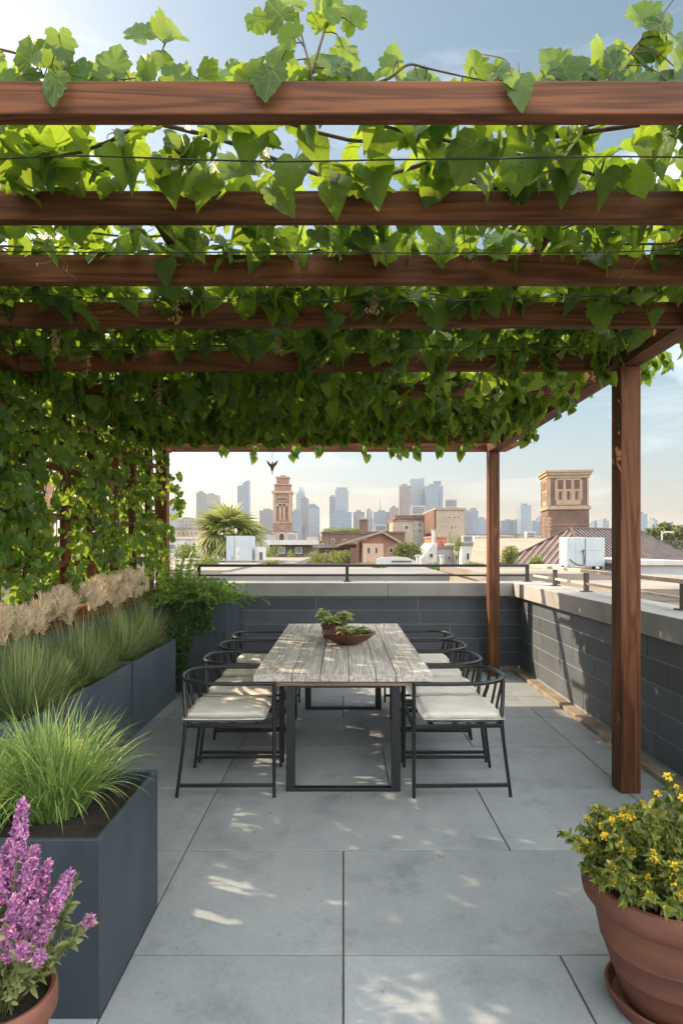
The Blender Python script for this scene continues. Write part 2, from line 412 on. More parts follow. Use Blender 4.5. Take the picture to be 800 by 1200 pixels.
mat('kerb_stone', (.30, .25, .19), .9, col2=(.17, .14, .105), scale=7, detail=9, bump=.3)
mat('planter', (.036, .049, .062), .46, col2=(.021, .031, .041), stretch=(1, 1, .35), scale=5, detail=8, rvar=.08, bump=.04, bscale=140)
mat('planter_slate', (.078, .102, .124), .46, col2=(.055, .074, .092), stretch=(1, 1, .3), scale=5, detail=8, rvar=.08, bump=.04, bscale=140)
mat('soil', (.030, .020, .014), .98, col2=(.010, .007, .005), scale=25, bump=1.0, bscale=50)
mat('gravel_dark', (.05, .042, .035), .98, col2=(.015, .012, .01), scale=25, bump=1.0, bscale=50)
mat('terracotta', (.205, .078, .046), .72, col2=(.115, .042, .027), scale=3, detail=9, stretch=(1, 1, 2.2), bump=.15, bscale=30)
mat('terracotta_dark', (.12, .040, .024), .5, col2=(.07, .024, .015), scale=6, bump=.1)
mat('white_paint', (.52, .515, .49), .6, col2=(.40, .395, .37), scale=1.2, detail=8)
mat('ac_white', (.40, .45, .46), .5, col2=(.33, .38, .39), scale=1.5, detail=8)
mat('cream_wall', (.33, .285, .225), .85, col2=(.26, .22, .17), scale=.5, detail=8)
mat('grey_wall', (.36, .37, .37), .85, col2=(.27, .28, .28), scale=.5, detail=8)
mat('tan_wall', (.36, .29, .22), .85, col2=(.30, .24, .18), scale=.35, detail=8)
mat('pink_wall', (.50, .36, .27), .85, col2=(.40, .28, .21), scale=.5, detail=8)
mat('orange_wall', (.50, .15, .07), .85, col2=(.40, .12, .06), scale=.5, detail=8)
mat('brown_wall', (.17, .090, .062), .85, col2=(.11, .06, .044), scale=.4, detail=8)
mat('roof_grey', (.20, .195, .185), .85, col2=(.13, .125, .12), scale=.6, detail=8)
mat('roof_dark', (.10, .085, .075), .85, col2=(.06, .05, .045), scale=.6, detail=8)
mat('roof_cream', (.25, .22, .185), .9, col2=(.15, .13, .11), scale=.35, detail=9)
mat('roof_tan', (.30, .235, .175), .9, col2=(.22, .17, .125), scale=.6, detail=9)
mat('roof_tile', (.105, .068, .060), .65, col2=(.07, .045, .04), scale=1.5, detail=8)
mat('roof_rib', (.22, .18, .165), .55, col2=(.15, .12, .11), scale=1.5)
mat('trim_white', (.50, .46, .41), .6, col2=(.40, .37, .33), scale=1.0)
mat('glass_dark', (.045, .055, .065), .12, col2=(.03, .035, .042), scale=.5)
mat('glass_blue', (.16, .22, .28), .15, col2=(.12, .17, .22), scale=.3)
mat('ground_city', (.21, .19, .16), .95, col2=(.11, .11, .085), scale=.02, detail=10)
mat('pipe_metal', (.30, .28, .26), .4, metal=.5, col2=(.22, .2, .18), scale=5)
brickmat('brick_red', (.30, .125, .075), (.22, .09, .055), (.28, .22, .18))
brickmat('brick_brown', (.155, .085, .062), (.115, .06, .043), (.16, .12, .10))
brickmat('brick_tower', (.27, .15, .105), (.21, .115, .08), (.27, .2, .16), bw=.5, rh=.2)
mat('stone_trim', (.37, .275, .19), .85, col2=(.29, .215, .15), scale=2)
wood('weathered', 'y', base=(.56, .52, .46), dark=(.27, .245, .215), rough=.72, s=12)
wood('weathered_edge', 'x', base=(.26, .19, .13), dark=(.13, .09, .06), rough=.75, s=12)
leafmat('vine_leaf', (.016, .062, .018), (.060, .135, .024), (.40, .56, .035), .46, veins=True, rough=.42, spec=.35)
leafmat('vine_leaf_pale', (.30, .32, .12), (.46, .44, .18), (.5, .5, .14), .35, veins=True)
leafmat('trellis_leaf', (.022, .080, .022), (.10, .20, .038), (.46, .62, .05), .48, veins=True, rough=.4)
leafmat('ribbon_grass', (.075, .175, .030), (.36, .49, .15), (.42, .58, .16), .35, rough=.45)
leafmat('fine_grass', (.075, .135, .040), (.38, .48, .19), (.32, .38, .16), .22, rough=.6)
leafmat('plume', (.66, .56, .40), (.93, .84, .66), (.92, .80, .58), .42, rough=.9, spec=.1)
leafmat('fern', (.045, .12, .02), (.17, .30, .05), (.30, .50, .06), .35, rough=.5)
leafmat('ivy', (.018, .055, .015), (.065, .13, .035), (.15, .28, .05), .25, rough=.45)
leafmat('bright_leaf', (.12, .25, .03), (.30, .42, .06), (.45, .62, .08), .35, rough=.5)
leafmat('herb_leaf', (.075, .10, .035), (.26, .28, .10), (.28, .38, .10), .3, rough=.55)
leafmat('yellow_plant_leaf', (.06, .10, .02), (.24, .26, .05), (.38, .46, .06), .32, rough=.45)
leafmat('yellow_petal', (.72, .42, .015), (.85, .64, .03), (.85, .6, .05), .3, rough=.5)
leafmat('purple_petal', (.28, .09, .24), (.70, .36, .62), (.75, .38, .66), .35, rough=.6)
leafmat('bush_leaf', (.07, .115, .025), (.21, .25, .055), (.35, .42, .08), .25, rough=.6)
leafmat('tree_leaf', (.05, .08, .025), (.15, .17, .05), (.25, .3, .06), .2, rough=.6)
leafmat('palm_leaf', (.08, .12, .035), (.25, .29, .09), (.42, .46, .12), .3, rough=.5)
leafmat('succulent', (.34, .48, .14), (.76, .80, .34), (.6, .7, .25), .25, rough=.4)

# ------------------------------------------------------------ camera, light, sky
cam = bpy.data.objects.new('camera', bpy.data.cameras.new('camera')); COL.objects.link(cam)
cam.location = (0, 0, EYE); cam.rotation_euler = (R(90), 0, 0)
cam.data.sensor_width = 36; cam.data.sensor_fit = 'AUTO'; cam.data.lens = 36 * FPX / 1200
cam.data.shift_x = -2 / 1200; cam.data.shift_y = 40 / 1200
cam.data.clip_start = 0.02; cam.data.clip_end = 20000
SC.camera = cam
SUN_AZ, SUN_EL = R(-68), R(33)       # azimuth measured from the view direction, negative to the left
sd = Vector((math.sin(SUN_AZ) * math.cos(SUN_EL), math.cos(SUN_AZ) * math.cos(SUN_EL), math.sin(SUN_EL)))
sun = bpy.data.objects.new('sun', bpy.data.lights.new('sun', 'SUN')); COL.objects.link(sun)
sun.data.energy = 4.7; sun.data.angle = R(0.5); sun.data.color = (1.0, .80, .56)
sun.rotation_euler = sd.to_track_quat('Z', 'Y').to_euler(); sun.location = (-10, 5, 20)
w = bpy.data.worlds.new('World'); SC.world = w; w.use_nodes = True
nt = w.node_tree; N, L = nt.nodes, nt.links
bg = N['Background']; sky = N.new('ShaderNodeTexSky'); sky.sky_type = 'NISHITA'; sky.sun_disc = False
sky.sun_elevation = SUN_EL; sky.sun_rotation = SUN_AZ % (2 * PI); sky.altitude = 20
sky.air_density = 1.0; sky.dust_density = 3.3; sky.ozone_density = 1.0
tc = N.new('ShaderNodeTexCoord'); mp = N.new('ShaderNodeMapping'); mp.inputs['Scale'].default_value = (1.2, 1.2, 7.0); mp.inputs['Rotation'].default_value = (.05, .12, .3)
nz = N.new('ShaderNodeTexNoise'); nz.inputs['Scale'].default_value = 2.3; nz.inputs['Detail'].default_value = 9; nz.inputs['Roughness'].default_value = .6; nz.inputs['Distortion'].default_value = .5
L.new(tc.outputs['Generated'], mp.inputs['Vector']); L.new(mp.outputs['Vector'], nz.inputs['Vector'])
mr = N.new('ShaderNodeMapRange'); mr.inputs['From Min'].default_value = .50; mr.inputs['From Max'].default_value = .78; mr.inputs['To Max'].default_value = .30
L.new(nz.outputs['Fac'], mr.inputs['Value'])
mx = N.new('ShaderNodeMix'); mx.data_type = 'RGBA'; L.new(mr.outputs['Result'], mx.inputs['Factor'])
hs = N.new('ShaderNodeHueSaturation'); hs.inputs['Hue'].default_value = .470; hs.inputs['Saturation'].default_value = .95; L.new(sky.outputs['Color'], hs.inputs['Color'])
L.new(hs.outputs['Color'], mx.inputs['A']); mx.inputs['B'].default_value = (9.5, 9.2, 8.8, 1)
# unseen bright cloud bank added behind and above the viewer to fill the shade
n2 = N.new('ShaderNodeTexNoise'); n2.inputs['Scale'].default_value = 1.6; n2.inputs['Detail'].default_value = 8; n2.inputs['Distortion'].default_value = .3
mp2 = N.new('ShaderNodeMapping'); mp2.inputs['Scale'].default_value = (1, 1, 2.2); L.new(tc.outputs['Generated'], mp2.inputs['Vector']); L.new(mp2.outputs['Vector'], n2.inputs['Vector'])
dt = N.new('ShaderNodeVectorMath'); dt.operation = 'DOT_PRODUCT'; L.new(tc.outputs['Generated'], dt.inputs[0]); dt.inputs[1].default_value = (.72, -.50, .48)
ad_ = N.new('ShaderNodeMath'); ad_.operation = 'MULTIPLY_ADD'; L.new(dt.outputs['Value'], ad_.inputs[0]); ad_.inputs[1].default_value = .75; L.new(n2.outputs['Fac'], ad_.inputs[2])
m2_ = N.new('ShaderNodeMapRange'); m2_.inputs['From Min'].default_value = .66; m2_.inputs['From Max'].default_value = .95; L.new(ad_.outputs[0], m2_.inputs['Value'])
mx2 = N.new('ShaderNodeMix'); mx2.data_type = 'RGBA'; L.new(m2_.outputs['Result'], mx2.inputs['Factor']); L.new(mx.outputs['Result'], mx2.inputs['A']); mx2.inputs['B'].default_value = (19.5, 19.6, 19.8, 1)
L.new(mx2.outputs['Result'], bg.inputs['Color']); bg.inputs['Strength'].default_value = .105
vs = SC.view_settings; vs.view_transform = 'Standard'; vs.look = 'None'; vs.gamma = 1; vs.use_curve_mapping = False; vs.exposure = 0.92
SC.cycles.use_denoising = True
SC.cycles.max_bounces = 8; SC.cycles.diffuse_bounces = 5; SC.cycles.transmission_bounces = 6; SC.cycles.transparent_max_bounces = 8
SC.cycles.volume_bounces = 0; SC.cycles.sample_clamp_indirect = 6

# ------------------------------------------------------------ THE SETTING
GZ = -14.0
g = MB(); g.box(-5000, 5000, -400, 5000, GZ - .5, GZ); tag(g.build('city_ground', M_['ground_city']), kind='structure')
hz = MB(); hz.box(-5200, 5200, -420, 5200, GZ - 1.5, 215.0)
hm = bpy.data.materials.new('haze'); hm.use_nodes = True; hn = hm.node_tree
hn.nodes.remove(hn.nodes['Principled BSDF']); pv = hn.nodes.new('ShaderNodeVolumePrincipled')
pv.inputs['Color'].default_value = (.98, .94, .89, 1); pv.inputs['Density'].default_value = .00012; pv.inputs['Anisotropy'].default_value = .35
hn.links.new(pv.outputs[0], hn.nodes['Material Output'].inputs['Volume'])
tag(hz.build('haze', hm), kind='stuff')

# our own building under the terrace, and the paving
b_ = MB(); b_.box(-2.75, 2.62, -2.5, 8.02, GZ, -.06); tag(b_.build('building_below_terrace', M_['grey_wall']), kind='structure')
gr = MB(); gr.box(-2.7, 2.3, -2.4, 7.9, -.055, -.008, r=.5); tag(gr.build('paving_bed', mat('grout', (.12, .10, .085), .95, col2=(.07, .058, .05), scale=9)), kind='structure')

def floor_material():
    m = bpy.data.materials.new('paving'); MATS['paving'] = m
    nt, b = nodes_of(m); N, L = nt.nodes, nt.links
    tc = N.new('ShaderNodeTexCoord'); a = N.new('ShaderNodeAttribute'); a.attribute_name = 'rnd'
    cb = N.new('ShaderNodeVectorMath'); cb.operation = 'MULTIPLY_ADD'
    L.new(a.outputs['Color'], cb.inputs[0]); cb.inputs[1].default_value = (37, 19, 5); L.new(tc.outputs['Object'], cb.inputs[2])
    def nz(s, d, r=.6, stretch=None):
        n = N.new('ShaderNodeTexNoise'); n.inputs['Scale'].default_value = s; n.inputs['Detail'].default_value = d; n.inputs['Roughness'].default_value = r
        if stretch:
            q = N.new('ShaderNodeMapping'); q.inputs['Scale'].default_value = stretch; q.inputs['Rotation'].default_value = (0, 0, .25)
            L.new(cb.outputs[0], q.inputs[0]); L.new(q.outputs[0], n.inputs['Vector'])
        else: L.new(cb.outputs[0], n.inputs['Vector'])
        return n.outputs['Fac']
    def ramp(f, p0, c0, p1, c1):
        r = N.new('ShaderNodeValToRGB'); r.color_ramp.elements[0].position = p0; r.color_ramp.elements[1].position = p1
        r.color_ramp.elements[0].color = (*c0, 1); r.color_ramp.elements[1].color = (*c1, 1); L.new(f, r.inputs['Fac']); return r.outputs['Color']
    base = ramp(nz(1.7, 8, .65), .30, (.215, .236, .247), .72, (.300, .322, .330))
    fine = ramp(nz(60, 3), .25, (.90, .90, .90), .75, (1.08, 1.08, 1.08))
    blot = ramp(nz(3.4, 5, .7), .25, (.74, .75, .76), .46, (1, 1, 1))
    strk = ramp(nz(5.0, 7, .6, (1, .18, 1)), .60, (1, 1, 1), .76, (1.14, 1.14, 1.13))
    spots = ramp(nz(22, 2), .24, (.72, .70, .68), .30, (1, 1, 1))
    out = base
    for q in (fine, blot, strk, spots):
        v = N.new('ShaderNodeVectorMath'); v.operation = 'MULTIPLY'; L.new(out, v.inputs[0]); L.new(q, v.inputs[1]); out = v.outputs[0]
    mr = N.new('ShaderNodeMapRange'); mr.inputs['To Min'].default_value = .93; mr.inputs['To Max'].default_value = 1.07; L.new(a.outputs['Fac'], mr.inputs['Value'])
    v = N.new('ShaderNodeVectorMath'); v.operation = 'SCALE'; L.new(out, v.inputs[0]); L.new(mr.outputs[0], v.inputs['Scale'])
    L.new(v.outputs[0], b.inputs['Base Color'])
    r2 = N.new('ShaderNodeMapRange'); r2.inputs['To Min'].default_value = .42; r2.inputs['To Max'].default_value = .75
    L.new(nz(4, 6), r2.inputs['Value']); L.new(r2.outputs[0], b.inputs['Roughness'])
    bn = N.new('ShaderNodeBump'); bn.inputs['Strength'].default_value = .12; bn.inputs['Distance'].default_value = .004
    L.new(nz(90, 5), bn.inputs['Height']); L.new(bn.outputs[0], b.inputs['Normal'])
    return m
PV = floor_material()
fl = MB(); rows = [-.88, -.08, .72, 1.52, 2.32, 3.12, 3.92, 4.72, 5.52, 6.32, 7.12, 7.56]; gp = .0035
cols = {3: [-2.4, -1.6, -.8, 0, .82, 2.08], 4: [-2.4, -1.6, -.8, 0, 1.79, 2.08], 5: [-2.4, -1.6, -.8, .85, 1.79, 2.08], 6: [-2.4, -1.6, -.8, .3, 1.79, 2.08]}
for i in range(len(rows) - 1):
    c = cols.get(i, [-2.4, -1.6, -.8, .0 if i % 2 == 0 else .45, 1.0 if i % 2 else .85, 1.79, 2.08])
    for x0, x1 in zip(c[:-1], c[1:]):
        dz = random.uniform(-.0012, .0012)
        fl.box(x0 + gp, x1 - gp, rows[i] + gp, rows[i + 1] - gp, -.03, dz)
tag(fl.build('terrace_floor', PV, bevel=.0025), kind='structure')

# ------------------------------------------------------------ PARAPETS
def courses(mb, axis, a0, a1, face, thick, zs, blen, seed):
    rr = random.Random(seed)
    for k, (z0, z1) in enumerate(zip(zs[:-1], zs[1:])):
        e = [a0]; p = a0 + blen * rr.uniform(.3, 1.0)
        while p < a1 - .15: e.append(p); p += blen * rr.uniform(.95, 1.05)
        e.append(a1)
        for q0, q1 in zip(e[:-1], e[1:]):
            g_ = .0042
            if axis == 'x': mb.box(q0 + g_, q1 - g_, face, face + thick, z0 + g_, z1 - g_)
            else: mb.box(face, face + thick, q0 + g_, q1 - g_, z0 + g_, z1 - g_)
ZS = [.05, .225, .40, .575, .75, .905]
rw = thing('parapet_wall', 'dark slate clad parapet wall running across the far end of the terrace', 'parapet wall', (0, 7.66, 0))
m_ = MB(); m_.box(-2.45, 2.195, 7.659, 7.92, -.05, .93); m_.build('wall_core', M_['mortar'], rw)
m_ = MB(); courses(m_, 'x', -2.45, 2.212, 7.655, .022, ZS, 1.25, 3); m_.build('cladding', M_['cladding'], rw, bevel=.002)
m_ = MB()
for x0, x1 in ((-2.7, -1.2), (-1.2, .55), (.55, 2.10)): m_.box(x0 + .002, x1 - .002, 7.57, 8.0, .931, 1.095)
m_.build('coping', M_['coping'], rw, bevel=.006)
m_ = MB(); m_.box(-2.4, 2.10, 7.565, 7.65, -.03, .035); m_.build('base_strip', M_['kerb_stone'], rw, bevel=.006)
rt = thing('parapet_wall', 'dark slate clad parapet wall with pale joints along the right side of the terrace', 'parapet wall', (2.2, 4, 0))
m_ = MB(); m_.box(2.199, 2.46, -.4, 7.65, -.05, .93); m_.build('wall_core', M_['mortar'], rt)
m_ = MB(); courses(m_, 'y', -.4, 7.668, 2.195, .022, ZS, 1.35, 8); m_.build('cladding', M_['cladding'], rt, bevel=.002)
m_ = MB()
for y0, y1 in ((-.4, 1.3), (1.3, 3.0), (3.0, 4.75), (4.75, 6.5), (6.5, 8.0)): m_.box(2.105, 2.58, y0 + .002, y1 - .002, .931, 1.095)
m_.build('coping', M_['coping'], rt, bevel=.006)
m_ = MB()
for y0, y1 in ((-.4, 1.6), (1.6, 3.4), (3.4, 5.2), (5.2, 7.0), (7.0, 7.56)): m_.box(2.085, 2.194, y0 + .002, y1 - .002, -.03, .035)
m_.build('base_strip', M_['kerb_stone'], rt, bevel=.008)
lt = thing('parapet_wall', 'low dark parapet wall under the wooden trellis behind the long planters', 'parapet wall', (-2.35, 4, 0))
m_ = MB(); m_.box(-2.62, -2.27, .6, 7.565, -.05, .9); m_.build('wall_core', M_['cladding'], lt)
m_ = MB(); m_.box(-2.66, -2.22, .6, 7.565, .901, 1.0); m_.build('coping', WY, lt, bevel=.006)

# railings
def railing(label, pts, posts, m, zt=1.30, zm=1.175, base=1.094, bars=True):
    t = thing('railing', label, 'railing', pts[0])
    for z, hh, nm in ((zt, .034, 'top_rail'), (zm, .024, 'lower_rail')):
        mb = MB(); mb.bar((pts[0][0], pts[0][1], z), (pts[1][0], pts[1][1], z), .045 if nm == 'top_rail' else .025, hh); mb.build(nm, m, t, bevel=.003)
    for p in posts:
        mb = MB(); mb.box(p[0] - .02, p[0] + .02, p[1] - .02, p[1] + .02, base, zt - .014)
        mb.box(p[0] - .045, p[0] + .045, p[1] - .045, p[1] + .045, base + .001, base + .010); mb.build('railing_post', m, t, bevel=.002)
    return t
railing('low black two bar metal railing on the rear parapet', [(-1.9, 7.86, 0), (2.38, 7.86, 0)], [(-1.85, 7.86), (.05, 7.86), (2.36, 7.86)], M_['steel_black'])
rr_ = railing('low cream topped metal railing with brown posts on the right parapet', [(2.42, .6, 0), (2.42, 7.82, 0)], [], M_['rail_cream'])
for y in (7.0, 6.1, 5.2, 4.35, 3.5, 2.6, 1.7):
    mb = MB(); mb.box(2.40, 2.44, y - .025, y + .025, 1.094, 1.286); mb.box(2.37, 2.47, y - .05, y + .05, 1.095, 1.105); mb.build('railing_post', M_['rail_metal'], rr_, bevel=.002)

# ------------------------------------------------------------ PERGOLA
pg = thing('pergola', 'reddish brown timber pergola over the dining table, its rafters covered by vines', 'pergola', (0, 4.5, 0))
BZ = 2.68
def part(name, m, parent, *boxes, bevel=.004, label=None):
    mb = MB()
    for b in boxes: mb.box(*b)
    o = mb.build(name, m, parent, bevel=bevel)
    if label: o['label'] = label
    return o
part('beam', WY, pg, (1.735, 1.862, 1.2, 7.43, BZ, BZ + .18))
part('beam', WY, pg, (-2.205, -2.08, 1.2, 7.43, BZ, BZ + .18))
RAFT = [(1.60, .088), (2.115, .100), (2.62, .120), (3.14, .125), (3.93, .130), (4.62, .13), (5.30, .13), (6.0, .13), (6.7, .13)]
for d, h in RAFT: part('rafter', WX, pg, (-2.079, 1.734, d, d + .045, BZ, BZ + h))
mb = MB()
mb.prism([(0, 0)], 0, 0) if False else None
ra = MB(); z0, z1 = BZ + .02, BZ + .145
ra.add([(-2.3, 7.431, z0), (1.98, 7.431, z0), (2.14, 7.431, z0 + .075), (2.14, 7.431, z1), (-2.3, 7.431, z1),
        (-2.3, 7.48, z0), (1.98, 7.48, z0), (2.14, 7.48, z0 + .075), (2.14, 7.48, z1), (-2.3, 7.48, z1)],
       [(0, 1, 2, 3, 4), (9, 8, 7, 6, 5), (0, 5, 6, 1), (1, 6, 7, 2), (2, 7, 8, 3), (3, 8, 9, 4), (4, 9, 5, 0)])
o = ra.build('end_rafter', WX, pg, bevel=.004); 
for x, y in ((1.735, 3.83), (1.735, 7.29), (-2.205, 7.2), (-2.205, 3.25)):
    z = 0 if x > 0 else 1.0
    part('post', WZ, pg, (x, x + .127, y, y + .135, z, BZ - .001), bevel=.005)
part('bracket', WZ, pg, (1.680, 1.733, 3.835, 3.925, BZ + .0, BZ + .155), bevel=.004)
for x in (-1.55, -.75, .07, .82, 1.4): part('batten', WY, pg, (x, x + .045, 2.3, 7.4, BZ + .146, BZ + .186), bevel=.003)
for k, (y, z) in enumerate(((1.85, 2.735), (2.36, 2.70), (2.9, 2.74), (3.5, 2.70), (4.25, 2.70), (4.95, 2.70), (5.7, 2.7))):
    mb = MB(); mb.tube(spline([(-2.08 + (3.81) * i / 12, y + random.uniform(-.012, .012), z - .02 * math.sin(PI * i / 12) + random.uniform(-.008, .008)) for i in range(13)], 3), .0024, 6); mb.build('support_wire', M_['steel_black'], pg, smooth=True)

# trellis
tr = thing('trellis', 'brown wooden trellis screen overgrown with climbing leaves on the left side', 'trellis', (-2.3, 4.3, 1.0))
part('bottom_rail', WY, tr, (-2.32, -2.13, 1.0, 7.56, 1.001, 1.055))
for y in [7.46 - .52 * k for k in range(1, 13)]:
    part('upright', WZ, tr, (-2.25, -2.185, y, y + .07, 1.056, BZ - .002), bevel=.003)
for z in (1.39, 1.75, 2.12, 2.45): part('crossbar', WY, tr, (-2.183, -2.15, 1.1, 7.19, z, z + .045), bevel=.003)

# ------------------------------------------------------------ TABLE
tb = thing('dining_table', 'long outdoor dining table with weathered plank top and black steel loop legs', 'table', (0, 5.06, 0))
edges = [-.562, -.32, -.145, .035, .205, .33, .562]; TY0, TY1 = 3.82, 6.32
def board_mat():
    return M_['weathered']
for x0, x1 in zip(edges[:-1], edges[1:]):
    mb = MB(); dz = random.uniform(-.0008, .0008)
    mb.box(x0 + .0022, x1 - .0022, TY0 + random.uniform(-.002, .002), TY1, .703, .75 + dz); mb.build('plank', M_['weathered'], tb, bevel=.003)
for y, nm in ((3.86, 'leg_frame'), (5.80, 'leg_frame')):
    lf = MB()
    for s in (-1, 1): lf.box(s * .333 - .028, s * .333 + .028, y, y + .05, .0, .702)
    lf.box(-.304, .304, y + .001, y + .049, .0, .022); lf.box(-.304, .304, y + .001, y + .049, .655, .7015)
    lf.build(nm, M_['steel_black'], tb, bevel=.002)
for x in (-.25, .25): part('support_rail', M_['steel_black'], tb, (x - .02, x + .02, 3.912, 5.799, .672, .702), bevel=.002)
part('edge_board', M_['weathered_edge'], tb, (-.548, .548, TY0 + .02, TY0 + .05, .672, .702), bevel=.002)

# ------------------------------------------------------------ CHAIRS (faces +X)
def make_cushion(parent, m):
    n = 18; V = []; F = []; sx, sy = .262, .252
    def ed(u): return math.copysign(abs(u) ** .93, u)
    def prof(u, v):
        e = (1 - abs(u) ** 7) * (1 - abs(v) ** 7); return max(0, e) ** .42
    for side in (1, -1):
        for i in range(n + 1):
            for j in range(n + 1):
                u = -1 + 2 * i / n; v = -1 + 2 * j / n; h = prof(u, v)
                nx = math.sin(u * 5.1 + 1.7 * v) * math.cos(v * 6.3 - u) * .0022 + math.sin(9 * u * v + 2) * .0015
                rc = 1 - .035 * (abs(u * v)) ** 3
                z = .479 + (side * (.030 * h + .004) + (nx + .004 * (1 - u * u) * (1 - v * v) if side > 0 else 0))
                V.append((u * sx * rc, v * sy * rc, z))
    k = (n + 1) ** 2
    for i in range(n):
        for j in range(n):
            a = i * (n + 1) + j; F.append((a, a + n + 1, a + n + 2, a + 1)); F.append((k + a, k + a + 1, k + a + n + 2, k + a + n + 1))
    rim = [(i, 0) for i in range(n)] + [(n, j) for j in range(n)] + [(i, n) for i in range(n, 0, -1)] + [(0, j) for j in range(n, 0, -1)]
    ids = [i * (n + 1) + j for i, j in rim]
    for a, b in zip(ids, ids[1:] + ids[:1]): F.append((a, b, k + b, k + a))
    return np_mesh('cushion', V, F, m, parent, smooth=True, local=True)
def make_chair(label, group):
    t = thing('dining_chair', label, 'chair', (0, 0, 0), 0, group); S = M_['steel_black']; r = .0115
    # horseshoe rail that forms armrests and back
    pts = [(.315, -.262, .70), (.20, -.264, .70), (.06, -.266, .70)]
    for k in range(1, 16):
        q = -PI / 2 - PI * k / 16; c, s = math.cos(q), math.sin(q)
        pts.append((.0 - .29 * abs(c) ** .72 * 1.0, .268 * math.copysign(abs(s) ** .80, s), .70 + .012 * abs(c)))
    pts += [(.06, .266, .70), (.20, .264, .70), (.315, .262, .70)]
    mb = MB(); mb.tube(spline(pts, 3), .0125, 10); mb.build('arm_rail', S, t, smooth=True, local=True)
    for s in (-1, 1):
        mb = MB(); mb.tube([(.315, s * .262, 0), (.315, s * .262, .35), (.315, s * .262, .712)], [.0105, .012, .012], 10); mb.build('leg', S, t, smooth=True, local=True)
        mb = MB(); mb.tube(spline([(-.285, s * .252, 0), (-.235, s * .238, .43), (-.252, s * .190, .58), (-.262, s * .165, .702)], 4), [.0105] * 4 + [.0125] * 9, 10); mb.build('leg', S, t, smooth=True, local=True)
        mb = MB(); mb.bar((.31, s * .26, .072), (-.276, s * .252, .072), .016, .022); mb.build('stretcher', S, t, bevel=.002, local=True)
    for y in (-.055, .055):
        mb = MB(); mb.tube(spline([(-.235, y, .435), (-.262, y * 1.05, .57), (-.292, y * 1.1, .708)], 4), .009, 8); mb.build('back_spindle', S, t, smooth=True, local=True)
    mb = MB()
    mb.bar((.315, -.262, .437), (.315, .262, .437), .02, .024); mb.bar((-.232, -.24, .437), (-.232, .24, .437), .02, .024)
    for s in (-1, 1): mb.bar((.306, s * .258, .437), (-.232, s * .24, .437), .02, .0235)
    for x in (-.1, .05, .2): mb.bar((x, -.24, .434), (x, .24, .434), .03, .006)
    mb.build('seat_frame', S, t, bevel=.002, local=True)
    cu = make_cushion(t, M_['cushion'])
    return t
ORD = ['nearest the camera', 'second from the camera', 'third from the camera', 'farthest, by the rear parapet']
ch0 = None
for side in (-1, 1):
    for k, y in enumerate((4.03, 4.64, 5.22, 5.80)):
        lab = 'black armchair with cream cushion, %s side of table, %s' % ('left' if side < 0 else 'right', ORD[k])
        if ch0 is None: c = ch0 = make_chair(lab, 'armchairs around the dining table')
        else: c = copy_tree(ch0)
        c['label'] = lab; c.location = (side * .742 + random.uniform(-.008, .008), y, .0015); c.rotation_euler = (0, 0, (0 if side < 0 else PI) + R(random.uniform(-2.6, 2.6)))

# ------------------------------------------------------------ BOWL AND POT ON THE TABLE
bo = thing('bowl', 'wide shallow brown clay bowl in the middle of the dining table', 'bowl', (.042, 5.0, .752))
mb = MB(); mb.lathe([(.0, 0), (.075, 0), (.09, .004), (.15, .032), (.20, .070), (.222, .094), (.219, .099), (.212, .096), (.19, .072), (.14, .038), (.08, .018), (0, .016)], (.042, 5.0, .752), 56)
mb.build('bowl_body', M_['terracotta_dark'], bo, smooth=True)
mb = MB(); mb.lathe([(.0, .055), (.10, .052), (.165, .050)], (.042, 5.0, .752), 40); mb.build('soil', M_['soil'], bo)
po = thing('flower_pot', 'small round dark clay pot standing behind the shallow bowl on the table', 'pot', (-.09, 5.33, .752))
mb = MB(); mb.lathe([(0, 0), (.075, 0), (.085, .01), (.096, .10), (.098, .118), (.088, .118), (.086, .098), (0, .096)], (-.09, 5.33, .752), 40); mb.build('pot_body', M_['terracotta_dark'], po, smooth=True)
def rosette_plant(label, c, spots, m, name='succulent'):
    t = thing(name, label, 'succulent', c); P = []; T = []; Nn = []; S = []
    for x, y, z, r, n in spots:
        for k in range(n):
            q = k * 2.399; e = k / n; d = np.array([math.cos(q), math.sin(q), .25 + 1.5 * (1 - e)]); d = d / np.linalg.norm(d)
            P.append((x + d[0] * r * .1, y + d[1] * r * .1, z + r * .1)); T.append(d); Nn.append((-d[0] * .6, -d[1] * .6, 1)); S.append(r * (.5 + .6 * e) * random.uniform(.8, 1.15))
    leaf_obj('rosette_leaves', P, T, Nn, S, T_OVAL, m, t)
    mb = MB()
    for x, y, z, r, n in spots: mb.tube([(x, y, c[2]), (x, y, z + r * .2)], .006, 6)
    mb.build('stem', M_['herb_leaf'], t, smooth=True); return t
rosette_plant('pale green leafy plant growing from the small pot on the table', (-.09, 5.33, .85),
              [(-.09 + random.uniform(-.09, .12), 5.33 + random.uniform(-.07, .07), .885 + random.uniform(0, .07), random.uniform(.05, .085), 22) for _ in range(13)] + [(-.19, 5.33, .99, .03, 16), (-.175, 5.33, .965, .03, 14)], M_['succulent'])
rosette_plant('low green and brownish succulents filling the shallow bowl', (.042, 5.0, .80),
              [(.042 + random.uniform(-.09, .15), 5.0 + random.uniform(-.10, .11), .825 + random.uniform(0, .05), random.uniform(.04, .075), 22) for _ in range(17)], leafmat('succulent_brown', (.26, .32, .13), (.62, .66, .32), (.4, .4, .15), .2))

